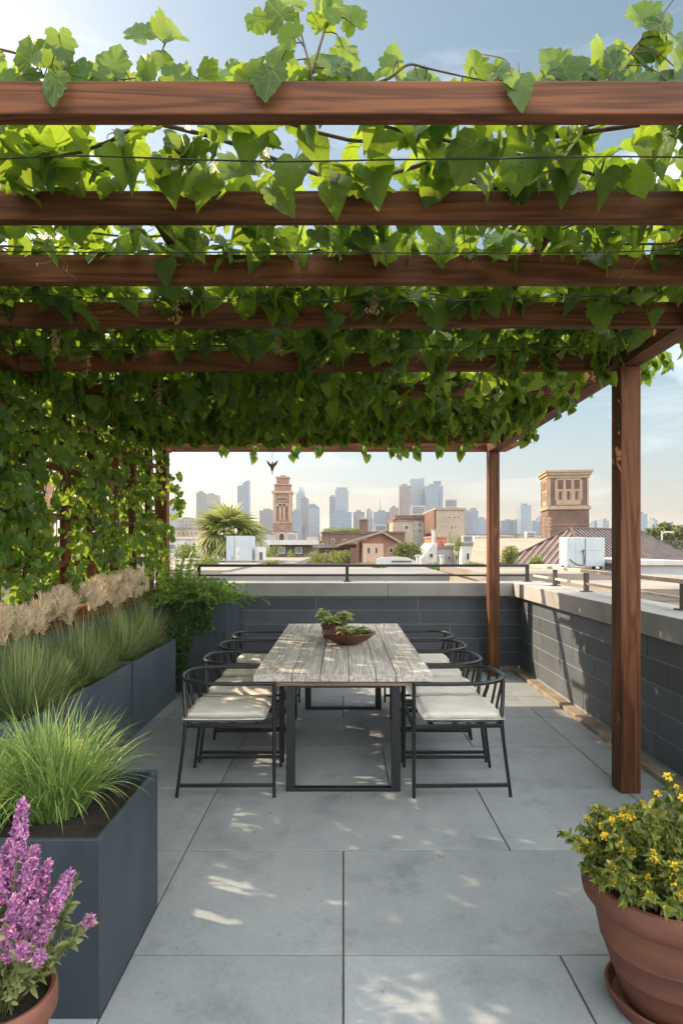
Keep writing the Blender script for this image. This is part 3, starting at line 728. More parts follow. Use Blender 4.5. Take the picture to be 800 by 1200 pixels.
# ------------------------------------------------------------ PLANTER BOXES
def planter_box(label, x0, x1, y0, y1, h, t=.018, soil=.06, name='planter_box', m='planter'):
    o = thing(name, label, 'planter', ((x0 + x1) / 2, (y0 + y1) / 2, 0))
    mb = MB()
    mb.box(x0, x1, y0, y0 + t, 0.0, h); mb.box(x0, x1, y1 - t, y1, 0.0, h)
    mb.box(x0, x0 + t, y0 + t, y1 - t, 0.0, h); mb.box(x1 - t, x1, y0 + t, y1 - t, 0, h)
    mb.box(x0 + t, x1 - t, y0 + t, y1 - t, .005, .03)
    mb.build('planter_body', M_[m], o, bevel=.003)
    n = 14; V = []; F = []
    for i in range(n + 1):
        for j in range(n + 1): V.append((x0 + t + (x1 - x0 - 2 * t) * i / n, y0 + t + (y1 - y0 - 2 * t) * j / n, h - soil + random.uniform(-.012, .012)))
    for i in range(n):
        for j in range(n): a = i * (n + 1) + j; F.append((a, a + n + 1, a + n + 2, a + 1))
    np_mesh('soil', V, F, M_['soil'], o, smooth=True)
    return o
planter_box('large square slate blue planter box in the left foreground holding bright grass', -1.52, -.797, 2.005, 2.635, .588)
planter_box('long low blue grey planter box along the trellis, the nearer of the two', -2.21, -1.715, 3.30, 4.955, .60, m='planter_slate')
planter_box('long low blue grey planter box along the trellis, the farther of the two', -2.21, -1.705, 5.00, 6.24, .605, m='planter_slate')
planter_box('tall dark planter box with trailing ivy in the rear left corner', -2.15, -1.235, 6.48, 7.40, .94)

# bright arching grass in the near planter
def ribbon(label, c, n, Lm, name='ribbon_grass'):
    t = thing(name, label, 'grass', c)
    q = RNG.uniform(0, 2 * PI, n); r = RNG.random(n) ** .5 * .10
    B = np.stack([c[0] + r * np.cos(q), c[1] + r * np.sin(q), np.full(n, c[2])], 1)
    az = q + RNG.normal(0, .5, n); lean = RNG.uniform(.02, .62, n); Ln = Lm * RNG.uniform(.55, 1.08, n) 
    blades('blades', B, az, lean, Ln, RNG.uniform(.0045, .009, n), M_['ribbon_grass'], t, curl=RNG.uniform(.15, .95, n), seg=9)
    return t
ribbon('bright green arching grass clump in the middle of the near planter box', (-1.09, 2.34, .53), 640, .42)
ribbon('bright green grass clump at the left edge of the near planter box', (-1.36, 2.24, .53), 460, .40)
ribbon('bright green grass clump at the back of the near planter box', (-1.22, 2.50, .53), 420, .44)

# fine grass mounds with straw plumes
def plume_mesh(seed):
    rg = np.random.default_rng(seed); n = 250; s = rg.random(n); q = rg.uniform(0, 2 * PI, n)
    L_ = .16; rad = .034 * np.sin(PI * np.clip(s * .86 + .12, 0, 1)) ** .7
    C = np.stack([.04 * s ** 2, np.zeros(n), s * L_], 1)
    D = np.stack([np.cos(q), np.sin(q), .9 + rg.uniform(0, .8, n)], 1); D /= np.linalg.norm(D, axis=1, keepdims=True)
    E = C + D * (rad * 1.5)[:, None] * rg.uniform(.5, 2.0, (n, 1))
    Wd = np.cross(D, rg.normal(size=(n, 3))); Wd /= np.linalg.norm(Wd, axis=1, keepdims=True); w = .0018
    V = np.stack([C - Wd * w, C + Wd * w, E + Wd * w * .6, E - Wd * w * .6], 1).reshape(-1, 3)
    F = np.arange(n * 4).reshape(-1, 4); me_o = np_mesh('plume', V, F, M_['plume'], None, rnd=np.repeat(rg.random(n), 4))
    me = me_o.data; bpy.data.objects.remove(me_o); return me
PLUMES = [plume_mesh(s) for s in (1, 2, 3, 4)]
def mound(label, c, rad, h, n, plumes):
    t = thing('fountain_grass', label, 'grass', c, group='fine grass mounds in the long planters')
    q = RNG.uniform(0, 2 * PI, n); r = RNG.random(n) ** .5 * rad * .72
    B = np.stack([c[0] + r * np.cos(q) * .9, c[1] + r * np.sin(q), np.full(n, c[2])], 1)
    Ln = h * RNG.uniform(.55, 1.18, n) * (1 - .18 * (r / rad) ** 2)
    th = RNG.random(n) ** .62 * 1.42; Ln = (h * np.cos(th) ** 2 + rad * 1.02 * np.sin(th) ** 2) * RNG.uniform(.72, 1.06, n)
    B[:, :2] = np.array(c[:2]) + (B[:, :2] - np.array(c[:2])) * .42
    blades('blades', B, q + RNG.normal(0, .45, n), th, Ln, RNG.uniform(.0022, .0044, n), M_['fine_grass'], t, curl=RNG.uniform(-.5, .30, n), seg=6)
    for px, py, pz, rot, tilt, sc in plumes:
        p = bpy.data.objects.new('plume', random.choice(PLUMES)); COL.objects.link(p); p.parent = t
        p.location = (px - c[0], py - c[1], pz - c[2]); p.rotation_euler = (tilt[0], tilt[1], rot); p.scale = (sc * 1.15, sc * 1.15, sc)
    mb = MB()
    for px, py, pz, rot, tilt, sc in plumes:
        b = Vector((c[0] + (px - c[0]) * .3, c[1] + (py - c[1]) * .5, c[2])); e = Vector((px, py, pz + .02))
        mb.tube(spline([b, (b + e) / 2 + Vector((.01, 0, .04)), e], 3), .0012, 4)
    mb.build('stalks', M_['fine_grass'], t, smooth=True); return t
def plumes_for(y0, y1, n, zlo, zhi, x=(-2.08, -1.92)):
    return [(random.uniform(*x), y0 + (y1 - y0) * (i + random.random()) / n, random.uniform(zlo - .03, zhi + .03), random.uniform(0, 6.28), (random.uniform(-.6, .6), random.uniform(-.5, .6)), random.uniform(.65, 1.2)) for i in range(n)]
mound('broad fine leaved grass mound with straw plumes at the near end of the nearer long planter', (-1.92, 3.66, .54), .31, .55, 4200, plumes_for(3.45, 4.1, 19, .98, 1.05))
mound('fine leaved grass mound with straw plumes at the far end of the nearer long planter', (-1.92, 4.46, .54), .27, .54, 3300, plumes_for(4.1, 4.85, 25, 1.0, 1.10))
mound('fine leaved grass mound with straw plumes in the middle of the farther long planter', (-1.92, 5.24, .545), .25, .56, 2900, plumes_for(4.85, 5.6, 23, 1.04, 1.14))
mound('smaller fine leaved grass mound with straw plumes at the far end of the farther long planter', (-1.92, 5.90, .545), .20, .55, 2200, plumes_for(5.6, 6.15, 18, 1.08, 1.18))

# feathery plant and ivy in the corner planter
def stem_plant(name, label, cat, c, stems, leaf_step, leaf_size, m, group=None, temps=T_OVAL, stem_r=.003, stem_m='vine_stem', leafy_from=.1, spread=1.0, flat=0.0):
    """stems = list of point lists; leaves set all along each"""
    t = thing(name, label, cat, c, group=group); P = []; T = []; Nn = []; S = []; mb = MB()
    for st in stems:
        pts = spline(st, 6); mb.tube(pts, [stem_r * (1.15 - .8 * i / (len(pts) - 1)) for i in range(len(pts))], 5)
        tot = sum((b - a).length for a, b in zip(pts, pts[1:])); acc = 0; nxt = tot * leafy_from
        for a, b in zip(pts, pts[1:]):
            l = (b - a).length; d = (b - a).normalized() if l > 1e-9 else Vector((0, 0, 1))
            while nxt < acc + l:
                p = a + (b - a) * ((nxt - acc) / max(l, 1e-9))
                for _ in range(2):
                    o_ = Vector(RNG.normal(size=3)); o_ = (o_ - d * o_.dot(d)).normalized()
                    tip = (o_ * spread + d * random.uniform(.2, .9) + Vector((0, 0, -flat))).normalized()
                    P.append(p); T.append(tip); Nn.append(Vector(RNG.normal(size=3)) * .5 + Vector((0, -.4, .9))); S.append(leaf_size * random.uniform(.65, 1.3) * (1.1 - .45 * (nxt / tot)))
                nxt += leaf_step * random.uniform(.7, 1.3)
            acc += l
    leaf_obj('foliage', P, T, Nn, S, temps, m, t); mb.build('stems', M_[stem_m], t, smooth=True); return t
def arcs(c, n, L0, L1, lean0, lean1, droop, spread=.1, azr=(0, 6.283)):
    out = []
    for _ in range(n):
        q = random.uniform(*azr); l = random.uniform(L0, L1); a = random.uniform(lean0, lean1); b = Vector((c[0] + random.uniform(-spread, spread), c[1] + random.uniform(-spread, spread), c[2]))
        h = Vector((math.cos(q), math.sin(q), 0)); out.append([b, b + (h * math.sin(a) + Vector((0, 0, math.cos(a)))) * l * .5, b + (h * math.sin(a) * 1.2 + Vector((0, 0, math.cos(a)))) * l * .85 + Vector((0, 0, -droop * l * .3)), b + h * l * (math.sin(a) * 1.35) + Vector((0, 0, math.cos(a) * l - droop * l))])
    return out
stem_plant('asparagus_fern', 'feathery bright green fern spilling over the tall corner planter', 'fern', (-1.6, 6.9, .88), arcs((-1.60, 6.85, .88), 170, .26, .52, .25, 1.25, .35, .28), .010, .030, M_['fern'], stem_r=.002, stem_m='fern')
stem_plant('shrub', 'tall light green shoots standing above the fern in the corner planter', 'shrub', (-1.95, 6.95, .88), arcs((-1.90, 6.98, .88), 22, .4, .80, .0, .35, .05, .16), .022, .055, M_['bright_leaf'], stem_r=.004, stem_m='fern')
ivs = []
for k in range(46):
    x = random.uniform(-1.86, -1.62) if k < 26 else random.uniform(-1.62, -1.36); l = random.uniform(.35, .80) if k < 26 else random.uniform(.15, .40)
    ivs.append([(x, 6.62, .90), (x + random.uniform(-.03, .03), 6.46, .955), (x + random.uniform(-.05, .05), 6.43, .93 - l * .45), (x + random.uniform(-.07, .07), 6.44, .93 - l)])
stem_plant('ivy', 'dark trailing ivy hanging down the front of the tall corner planter', 'ivy', (-1.6, 6.5, .9), ivs, .018, .042, M_['ivy'], temps=T_TRI, flat=.6)
stem_plant('shrub', 'dark leafy shrub filling the gap between the long planter and the corner planter', 'shrub', (-2.0, 6.36, 0.002), arcs((-2.05, 6.36, 0.002), 40, .5, .85, .0, .22, .05, .09), .03, .05, M_['ivy'], stem_r=.003)

# purple flower pot (left foreground)
PX, PY = -.905, 1.62
pp = thing('flower_pot', 'small terracotta pot of purple flowers in the bottom left corner', 'pot', (PX, PY, 0))
mb = MB(); mb.lathe([(0, 0), (.085, 0), (.09, .01), (.118, .30), (.134, .305), (.138, .315), (.138, .362), (.132, .37), (.122, .368), (.116, .33), (0, .325)], (PX, PY, .001), 56); mb.build('pot_body', M_['terracotta'], pp, smooth=True)
mb = MB(); mb.lathe([(0, .335), (.06, .338), (.114, .332)], (PX, PY, .001), 30); mb.build('soil', M_['soil'], pp)
lav = thing('purple_flowers', 'leafy plant with tall purple flower spikes in the bottom left corner', 'flowers', (PX, PY, .33))
tips = [(27, 938, 1.56, .155), (12, 985, 1.60, .14), (41, 992, 1.58, .13), (56, 1010, 1.62, .13), (84, 1021, 1.60, .105), (-5, 1000, 1.55, .14), (70, 1052, 1.55, .10), (20, 1050, 1.5, .12), (108, 1076, 1.60, .022), (40, 1060, 1.50, .11), (58, 1085, 1.48, .08), (12, 1090, 1.47, .10), (-20, 960, 1.62, .15), (30, 1110, 1.42, .035), (48, 1120, 1.42, .03)]
def spike(tip, base, ln, r, parent, seed):
    rg = np.random.default_rng(seed); ax = (Vector(tip) - Vector(base)).normalized(); n = int(1350 * ln) + 26
    s = rg.random(n); q = rg.uniform(0, 2 * PI, n); u = ax.cross(Vector((0, 1, 0))).normalized(); v = ax.cross(u)
    tipv = np.array(tip); axn = np.array(ax); rad = r * (1 - s) ** .55 + .003
    C = tipv - axn * ((1 - s) * ln)[:, None]
    O = np.cos(q)[:, None] * np.array(u) + np.sin(q)[:, None] * np.array(v)
    C = C + O * rad[:, None] * rg.uniform(.35, 1, (n, 1))
    # each floret: four small petals
    P = np.repeat(C, 4, 0); T = norm(np.repeat(O, 4, 0) * .7 + rg.normal(size=(n * 4, 3)) * .8 + axn * .2); Nn = norm(np.repeat(O, 4, 0) + rg.normal(size=(n * 4, 3)) * .4)
    V, F, rr, uu = leaves(P, T, Nn, rg.uniform(.008, .014, n * 4), T_OVAL)
    return np_mesh('flower_spike', V, F, M_['purple_petal'], parent, smooth=True, rnd=rr, uv=uu)
lst = []
for i, (px, py, d, ln) in enumerate(tips):
    tip = at(px, py, d); b = Vector((PX + (tip.x - PX) * .15, PY + (tip.y - PY) * .2, .335)); mid = b.lerp(tip, .55) + Vector((0, 0, .02))
    spike(tip, mid, ln, .020 if ln > .08 else .011, lav, 50 + i); lst.append([b, mid, tip - (tip - mid).normalized() * .01])
for i in range(44):
    q = random.uniform(0, 6.28); l = random.uniform(.16, .36); a = random.uniform(.05, .75); b = Vector((PX + random.uniform(-.05, .05), PY + random.uniform(-.05, .05), .335))
    e = b + Vector((math.cos(q) * math.sin(a), math.sin(q) * math.sin(a), math.cos(a))) * l; lst.append([b, b.lerp(e, .5) + Vector((0, 0, .02)), e])
lst.append([(PX + .04, PY, .335), at(70, 1120, 1.55), at(106, 1080, 1.6)])
P = []; T = []; Nn = []; S = []; mb = MB()
for st in lst:
    pts = spline(st, 6); mb.tube(pts, .0022, 5)
    for a, b in zip(pts[2:], pts[3:]):
        if (b - Vector((PX, PY, .33))).z > .30: continue
        d = (b - a).normalized()
        for _ in range(5):
            o_ = Vector(RNG.normal(size=3)); tip = (o_ * .5 + d * .7).normalized(); P.append(a.lerp(b, random.random())); T.append(tip); Nn.append(RNG.normal(size=3) + np.array([0, -.5, .8])); S.append(random.uniform(.016, .034))
leaf_obj('foliage', P, T, Nn, S, T_OVAL, M_['herb_leaf'], lav); mb.build('stems', M_['herb_leaf'], lav, smooth=True)

# big terracotta pot (right foreground) with yellow flowers
QX, QY = 1.092, 2.06
sa = thing('saucer', 'terracotta saucer under the big pot in the right foreground', 'saucer', (QX, QY, 0))
mb = MB(); mb.lathe([(0, 0), (.16, 0), (.175, .004), (.195, .045), (.197, .055), (.188, .056), (.172, .018), (0, .014)], (QX, QY, .001), 64); mb.build('saucer_body', M_['terracotta'], sa, smooth=True)
bp = thing('flower_pot', 'large ribbed terracotta pot of yellow flowers in the right foreground', 'pot', (QX, QY, .016))
mb = MB(); mb.lathe([(0, 0), (.135, 0), (.142, .006), (.162, .07), (.178, .115), (.182, .118), (.183, .126), (.196, .165), (.209, .205), (.214, .209), (.214, .217), (.222, .25), (.229, .285), (.232, .318), (.236, .325), (.252, .332), (.268, .350), (.273, .375), (.270, .398), (.262, .412), (.250, .415), (.240, .405), (.235, .38), (0, .37)], (QX, QY, .016), 80); mb.build('pot_body', M_['terracotta'], bp, smooth=True)
mb = MB(); mb.lathe([(0, .378), (.12, .382), (.234, .374)], (QX, QY, .016), 40); mb.build('soil', M_['soil'], bp)
yf = thing('yellow_flowers', 'bushy plant with small yellow flowers in the big terracotta pot', 'flowers', (QX, QY, .39))
lst = []
for i in range(150):
    q = random.uniform(0, 6.28); a = random.uniform(.05, 1.15) ; l = random.uniform(.12, .23); rr = random.random() ** .5 * .17; b = Vector((QX + rr * math.cos(q), QY + rr * math.sin(q), .392))
    q2 = q + random.uniform(-.6, .6); e = b + Vector((math.cos(q2) * math.sin(a), math.sin(q2) * math.sin(a), math.cos(a))) * l
    lst.append([b, b.lerp(e, .5) + Vector((0, 0, .03)), e])
for px, py, d in ((782, 910, 2.02), (770, 930, 2.0), (792, 922, 2.1), (800, 935, 2.0), (716, 962, 2.0), (708, 980, 1.98), (738, 956, 2.0), (815, 905, 2.1), (760, 945, 1.95), (728, 958, 2.05)):
    e = at(px, py, d); b = Vector((QX + (e.x - QX) * .4, QY, .392)); lst.append([b, b.lerp(e, .55) + Vector((0, 0, .02)), e])
P = []; T = []; Nn = []; S = []; mb = MB(); ends = []
for st in lst:
    pts = spline(st, 6); mb.tube(pts, .0022, 5); ends.append(pts[-1])
    for a, b in zip(pts[1:], pts[2:]):
        d = (b - a).normalized()
        for _ in range(7):
            o_ = Vector(RNG.normal(size=3)); tip = (o_ * .6 + d * .5 + Vector((0, 0, -.1))).normalized(); P.append(a.lerp(b, random.random())); T.append(tip); Nn.append(RNG.normal(size=3) * .6 + np.array([0, -.3, 1])); S.append(random.uniform(.017, .037))
leaf_obj('foliage', P, T, Nn, S, T_OVAL, M_['yellow_plant_leaf'], yf); mb.build('stems', M_['yellow_plant_leaf'], yf, smooth=True)
def flower_mesh(seed):
    P = []; T = []; Nn = []; S = []
    for k in range(6):
        q = k * PI / 3; d = (math.cos(q), math.sin(q), .35); P.append((d[0] * .002, d[1] * .002, 0)); T.append(d); Nn.append((-.2 * d[0], -.2 * d[1], 1)); S.append(.0115)
    for k in range(5):
        q = k * PI / 2.5 + .4; d = (math.cos(q) * .5, math.sin(q) * .5, .8); P.append((0, 0, .001)); T.append(d); Nn.append((-d[0], -d[1], .6)); S.append(.0075)
    V, F, r, u = leaves(np.array(P), np.array(T), np.array(Nn), np.array(S), [make_template([(0, 0), (.22, .2), (.36, .6), (.2, .92), (0, 1)], .5, .2, .25)])
    o = np_mesh('flower', V, F, M_['yellow_petal'], None, smooth=True, rnd=r, uv=u); me = o.data; bpy.data.objects.remove(o); return me
FLW = [flower_mesh(1), flower_mesh(2)]
ends.sort(key=lambda e: -(e.z - .25 * (e.y - QY)))
for e in ends[:96]:
    f = bpy.data.objects.new('flower', random.choice(FLW)); COL.objects.link(f); f.parent = yf
    d = (e - Vector((QX, QY, .45))).normalized() + Vector((random.uniform(-.4, .4), -.5, .3)); f.rotation_euler = d.to_track_quat('Z', 'Y').to_euler()
    f.location = e - Vector((QX, QY, .39)); s = random.uniform(.55, 1.3); f.scale = (s, s, s)

# ------------------------------------------------------------ THE VINES
cv = thing('grape_vine', 'dense green grape vine spread over the pergola rafters', 'vine', (-1.9, 3.2, 2.7))
def clump_noise(P, f=1.6, seed=0):
    rg = np.random.default_rng(seed); k = rg.normal(size=(7, 3)) * f * 2; ph = rg.uniform(0, 6.28, 7)
    return np.sin(P @ k.T + ph).sum(1) / 4
def gen(n, xr, yr, zf, keep=None):
    P = np.stack([RNG.uniform(*xr, n), RNG.uniform(*yr, n), np.zeros(n)], 1); P[:, 2] = zf(P)
    if keep is not None: P = P[keep(P)]
    return P
# (a) layer lying over the rafters
A = gen(8600, (-2.3, 1.75), (1.80, 7.02), lambda P: 2.845 + RNG.normal(0, .045, len(P)) + .04 * clump_noise(P, 1.2, 1), lambda P: (clump_noise(P, 1.7, 2) > -.95) & ((P[:, 1] > 2.9) | (RNG.random(len(P)) < .42)))
nA = len(A); az = RNG.uniform(0, 2 * PI, nA)
TA = np.stack([np.cos(az), np.sin(az), RNG.normal(-.25, .35, nA)], 1); NA = np.stack([RNG.normal(0, .35, nA), RNG.normal(-.1, .35, nA), np.ones(nA)], 1)
# (b) leaves standing up off the layer, seen against the light
A2 = gen(1150, (-2.3, 1.9), (2.3, 4.6), lambda P: 2.93 + np.abs(RNG.normal(0, .05, len(P))), lambda P: clump_noise(P, 1.5, 4) > .0)
n2 = len(A2); T2 = rand_dirs(n2) * .8 + np.array([0, 0, .25]); N2 = rand_dirs(n2) + np.array([0, -.6, .2])
# (c) leaves hanging between the rafters, tips down, faces turned outwards
A3 = gen(400, (-2.25, .2), (3.4, 7.0), lambda P: 2.95 + RNG.normal(0, .03, len(P)))  # extra upper leaves added over the canopy to cut dapples on the right wall
A = np.concatenate([A, A3]); TA = np.concatenate([TA, rand_dirs(len(A3))]); NA = np.concatenate([NA, rand_dirs(len(A3)) * .5 + np.array([-.5, .2, .8])]); nA = len(A)
B_ = gen(3500, (-2.2, 1.70), (1.72, 7.0), lambda P: np.where(P[:, 1] < 3.95, 2.80 + np.abs(RNG.normal(0, .04, len(P))), 2.80 - np.abs(RNG.normal(0, .10, len(P)))), lambda P: (clump_noise(P, 2.2, 5) > -.45) & ((P[:, 1] > 3.95) | (RNG.random(len(P)) < .7)))
nB = len(B_); az = RNG.uniform(0, 2 * PI, nB)
NB = np.stack([np.cos(az), np.sin(az) - .75, RNG.normal(.15, .3, nB)], 1); TB = np.stack([RNG.normal(0, .4, nB), RNG.normal(-.1, .35, nB), -np.ones(nB)], 1)
def clear(P, S, T):
    """keep leaves out of the rafter timbers"""
    k = np.ones(len(P), bool)
    for d, h in RAFT:
        q = (P[:, 1] > d - .012) & (P[:, 1] < d + .057) & (P[:, 2] > BZ - .02) & (P[:, 2] < BZ + h + .005); k &= ~q
    return k
sA = RNG.uniform(.055, .130, nA); s2 = RNG.uniform(.05, .115, n2); sB = RNG.uniform(.045, .125, nB)
Pall = np.concatenate([A, A2, B_]); Tall = np.concatenate([TA, T2, TB]); Nall = np.concatenate([NA, N2, NB]); Sall = np.concatenate([sA, s2, sB])
k = clear(Pall, Sall, Tall) & (Pall[:, 2] - .08 * (np.asarray(Tall)[:, 2] < -.6) > np.where(Pall[:, 1] < 7.3, BZ - .25 + .11 * (Pall[:, 1] - 4.2), 0)); Pall, Tall, Nall, Sall = Pall[k], Tall[k], Nall[k], Sall[k]
leaf_obj('foliage', Pall, Tall, Nall, Sall, T_LOBED + T_HEART + T_TRI, M_['vine_leaf'], cv)
# (d) hanging strands with leaves under the far half, and a few fringes past the beam
strs = []
for k in range(150):
    x = random.uniform(-2.05, 1.6); y = random.choice([random.uniform(3.3, 6.95), random.uniform(4.2, 6.95)]); l = min(random.uniform(.12, .34) * (.75 if y < 4.2 else 1), .36 - .17 * (y - 4.9)) 
    if l < .03: continue
    strs.append([(x, y, 2.80), (x + random.uniform(-.05, .05), y + random.uniform(-.05, .05), 2.74 - l * .4), (x + random.uniform(-.08, .08), y + random.uniform(-.08, .08), 2.74 - l)])
for px, py, d in ((770, 425, 4.2), (785, 432, 4.0), (762, 440, 4.3), (640, 480, 5.6), (618, 492, 6.0), (602, 500, 6.4), (798, 408, 3.6), (690, 455, 4.9)):
    e = at(px, py, d); strs.append([(1.80, d - .1, 2.90), ((1.86 + e.x) / 2 + .06, d, 2.84), e])
P = []; T = []; Nn = []; S = []; mb = MB()
for st in strs:
    pts = spline(st, 6); mb.tube(pts, .0022, 4)
    for a, b in zip(pts[2:], pts[3:]):
        for _ in range(random.choice((1, 1, 2))):
            P.append(a.lerp(b, random.random())); T.append((random.gauss(0, .5), random.gauss(0, .5), -1)); q = random.uniform(0, 6.28); Nn.append((math.cos(q), math.sin(q) - .7, .2)); S.append(random.uniform(.055, .098))
P = np.array(P); k = clear(P, None, None); leaf_obj('hanging_foliage', P[k], np.array(T)[k], np.array(Nn)[k], np.array(S)[k], T_HEART + T_TRI, M_['vine_leaf'], cv)
P = []; T = []; Nn = []; S = []
for px in (428, 458, 470, 512, 540, 372, 346, 300, 262, 486):   # last leaves drooping past the end rafter
    x = (px - CX) * 7.38 / FPX; l = random.uniform(.03, .12); mb.tube(spline([(x, 7.40, 2.86), (x, 7.40, 2.72), (x + .02, 7.40, 2.70 - l)], 4), .0022, 4)
    for q in range(3): P.append((x + random.uniform(-.04, .04), 7.39, 2.74 - l * q / 2)); T.append((random.gauss(0, .3), -.1, -1)); Nn.append((random.gauss(0, .5), -1, .2)); S.append(random.uniform(.08, .12))
leaf_obj('end_leaves', P, T, Nn, S, T_HEART + T_TRI, M_['vine_leaf'], cv)
# (e) woody stems weaving through
for k in range(26):
    y = random.uniform(1.75, 7.2); pts = [(-2.15 + 3.9 * i / 9, y + .12 * math.sin(i * 1.3 + k) + random.uniform(-.06, .06), 2.835 + random.uniform(-.03, .05)) for i in range(10)]
    i0 = random.randint(0, 3); i1 = random.randint(6, 10); pts = pts[i0:i1]
    if len(pts) > 2: mb.tube(spline(pts, 4), random.uniform(.003, .007), 6)
for k in range(40):
    x = random.uniform(-2.0, 1.65); y = random.uniform(1.8, 6.8); q = random.uniform(-.6, .6)
    mb.tube(spline([(x, y, 2.86), (x + .15 * q, y + .22, 2.78 + random.uniform(-.05, .03)), (x + .35 * q, y + .5, 2.86)], 4), random.uniform(.002, .004), 5)
mb.build('stems', M_['vine_stem'], cv, smooth=True)
# tendrils curling off the stems
mb = MB()
for k in range(70):
    x = random.uniform(-1.4, 1.5); y = random.uniform(1.7, 5.2); z = random.uniform(2.72, 2.88); r0 = random.uniform(.008, .02); l = random.uniform(.05, .14); dx, dy = random.uniform(-1, 1), random.uniform(-1, 1)
    mb.tube([(x + dx * l * t / 14 + r0 * math.cos(t * .9) * t / 14, y + dy * l * t / 14 + r0 * math.sin(t * .9) * t / 14, z - l * .9 * t / 14) for t in range(15)], .0011, 4)
tag(mb.build('tendrils', M_['herb_leaf'], cv, smooth=True), kind='stuff')
# (f) shoots rising above the first rafter, placed one by one
shoots = [
 ([(-30, 55, 1.8), (10, 60, 1.78), (38, 72, 1.75), (58, 100, 1.72)], [(35, 50, -.2), (64, 58, .6), (85, 75, -1.2), (30, 84, .4), (72, 40, .2), (8, 88, 1), (98, 84, .8), (60, 92, .1), (-8, 60, 0)]),
 ([(150, 110, 1.7), (168, 86, 1.72), (186, 70, 1.74), (196, 40, 1.76)], [(135, 62, .2), (122, 82, -.5), (152, 90, .9), (162, 28, -.8), (203, 32, .9), (190, 62, .1), (172, 72, -.4), (208, 82, .7), (178, 92, 0), (240, 90, .6)]),
 ([(372, 120, 1.66), (362, 75, 1.7), (352, 35, 1.74), (344, -25, 1.8)], [(325, 5, -.6), (322, 58, -.3), (338, 30, -.9), (308, 82, .2), (350, 92, .8), (375, 96, -.6), (300, 14, .4), (344, -12, .1)]),
 ([(366, 85, 1.69), (376, 50, 1.7), (384, 25, 1.74), (398, -10, 1.8)], [(408, 42, .5), (412, 8, -.4), (385, -5, .3), (392, 62, -.2), (424, 88, .2), (378, 12, 1)]),
 ([(420, 105, 1.7), (455, 92, 1.7), (478, 76, 1.72), (500, 80, 1.72), (535, 88, 1.7), (575, 96, 1.68)], [(432, 78, -.3), (462, 60, .1), (484, 84, -.9), (498, 92, .5), (556, 66, -.3), (580, 74, .2), (608, 70, .8), (594, 88, -.3), (604, 104, .2), (540, 100, .2)]),
 ([(705, 110, 1.68), (738, 62, 1.72), (765, 30, 1.76), (800, -15, 1.8)], [(648, 62, -.6), (675, 66, .3), (655, 88, .6), (705, 58, -.2), (728, 52, .7), (752, 56, -.6), (772, 66, .4), (735, 86, .1), (765, 88, -.5), (790, 80, .9), (750, 8, -.3), (778, 14, .6), (796, 40, .2), (690, 90, .4), (770, 40, -.9), (800, 62, .1)]),
 ([(660, 100, 1.72), (662, 84, 1.74), (668, 70, 1.74)], [(640, 96, .1), (625, 88, .6)]),
]
mb = MB(); P = []; T = []; Nn = []; S = []
for st, lv in shoots:
    mb = MB()
    w3 = [at(*p) for p in st]; pts = spline(w3, 6); mb.tube(pts, [.0042 * (1.1 - .7 * i / (len(pts) - 1)) for i in range(len(pts))], 7)
    for px, py, rot in lv:
        p = at(px, py + 10, 1.70 + random.uniform(-.04, .05)); tip = Vector((math.sin(rot), random.uniform(-.3, .3), math.cos(rot) * random.choice((1, 1, -.8))))
        sz = random.uniform(.070, .105)
        near = min(pts, key=lambda q: (q - p).length); mb.tube(spline([near, (near + p) / 2 + Vector((0, 0, .012)), p - tip * sz * .3], 3), .0016, 5)
        sz *= .88; P.append(p - tip * sz * .35); T.append(tip); Nn.append((random.uniform(-.6, .6), -1, random.uniform(-.5, .6))); S.append(sz)
    mb.build('shoot', M_['vine_stem'], cv, smooth=True)
mb = MB()
for k in range(34):   # low fringe peeping over the rafter
    px = random.uniform(-10, 810); rot = random.uniform(-1.3, 1.3); p = at(px, random.uniform(84, 112), random.uniform(1.68, 1.85))
    P.append(p); T.append((math.sin(rot), random.uniform(-.4, .4), math.cos(rot) * .8)); Nn.append((random.uniform(-.7, .7), -1, random.uniform(-.2, .9))); S.append(random.uniform(.06, .10))
leaf_obj('shoot_foliage', P, T, Nn, S, T_LOBED, M_['vine_leaf'], cv)
# (g) single leaves hanging in front of the near rafters
hero = [(65, 108, 1.575, .085, 0), (318, 100, 1.58, .09, -.2), (607, 112, 1.58, .085, .1), (598, 100, 1.57, .07, .9),
        (75, 195, 2.02, .12, .2), (200, 215, 2.02, .15, .1), (246, 222, 2.04, .11, -.5), (345, 208, 2.0, .13, -.2), (320, 240, 2.06, .11, .7), (393, 235, 2.05, .12, 0), (438, 222, 2.05, .13, .1), (366, 190, 1.95, .11, .5),
        (505, 175, 2.0, .12, .2), (608, 205, 2.0, .13, -.1), (655, 212, 2.02, .12, .2), (705, 222, 2.04, .11, 0), (762, 185, 1.98, .14, .3), (640, 190, 1.98, .12, -.5), (560, 180, 1.98, .12, -.3), (130, 190, 2.0, .12, .4),
        (160, 302, 2.58, .11, -1.3), (203, 298, 2.58, .09, 1.0), (193, 318, 2.57, .10, .1), (658, 282, 2.58, .14, 0), (795, 280, 2.6, .12, .3),
        (75, 358, 3.08, .14, .1), (145, 352, 3.08, .13, .3), (288, 358, 3.08, .14, 0), (337, 362, 3.08, .14, .1), (510, 370, 3.07, .15, .1), (418, 352, 3.08, .12, .4), (700, 372, 3.07, .14, .2), (560, 355, 3.08, .13, -.2),
        (140, 410, 3.86, .15, .1), (240, 405, 3.86, .15, -.1), (300, 395, 3.86, .14, .3), (505, 425, 3.86, .15, 0), (430, 400, 3.86, .15, .1), (590, 422, 3.87, .09, .2), (370, 400, 3.86, .16, -.1)]
P = []; T = []; Nn = []; S = []
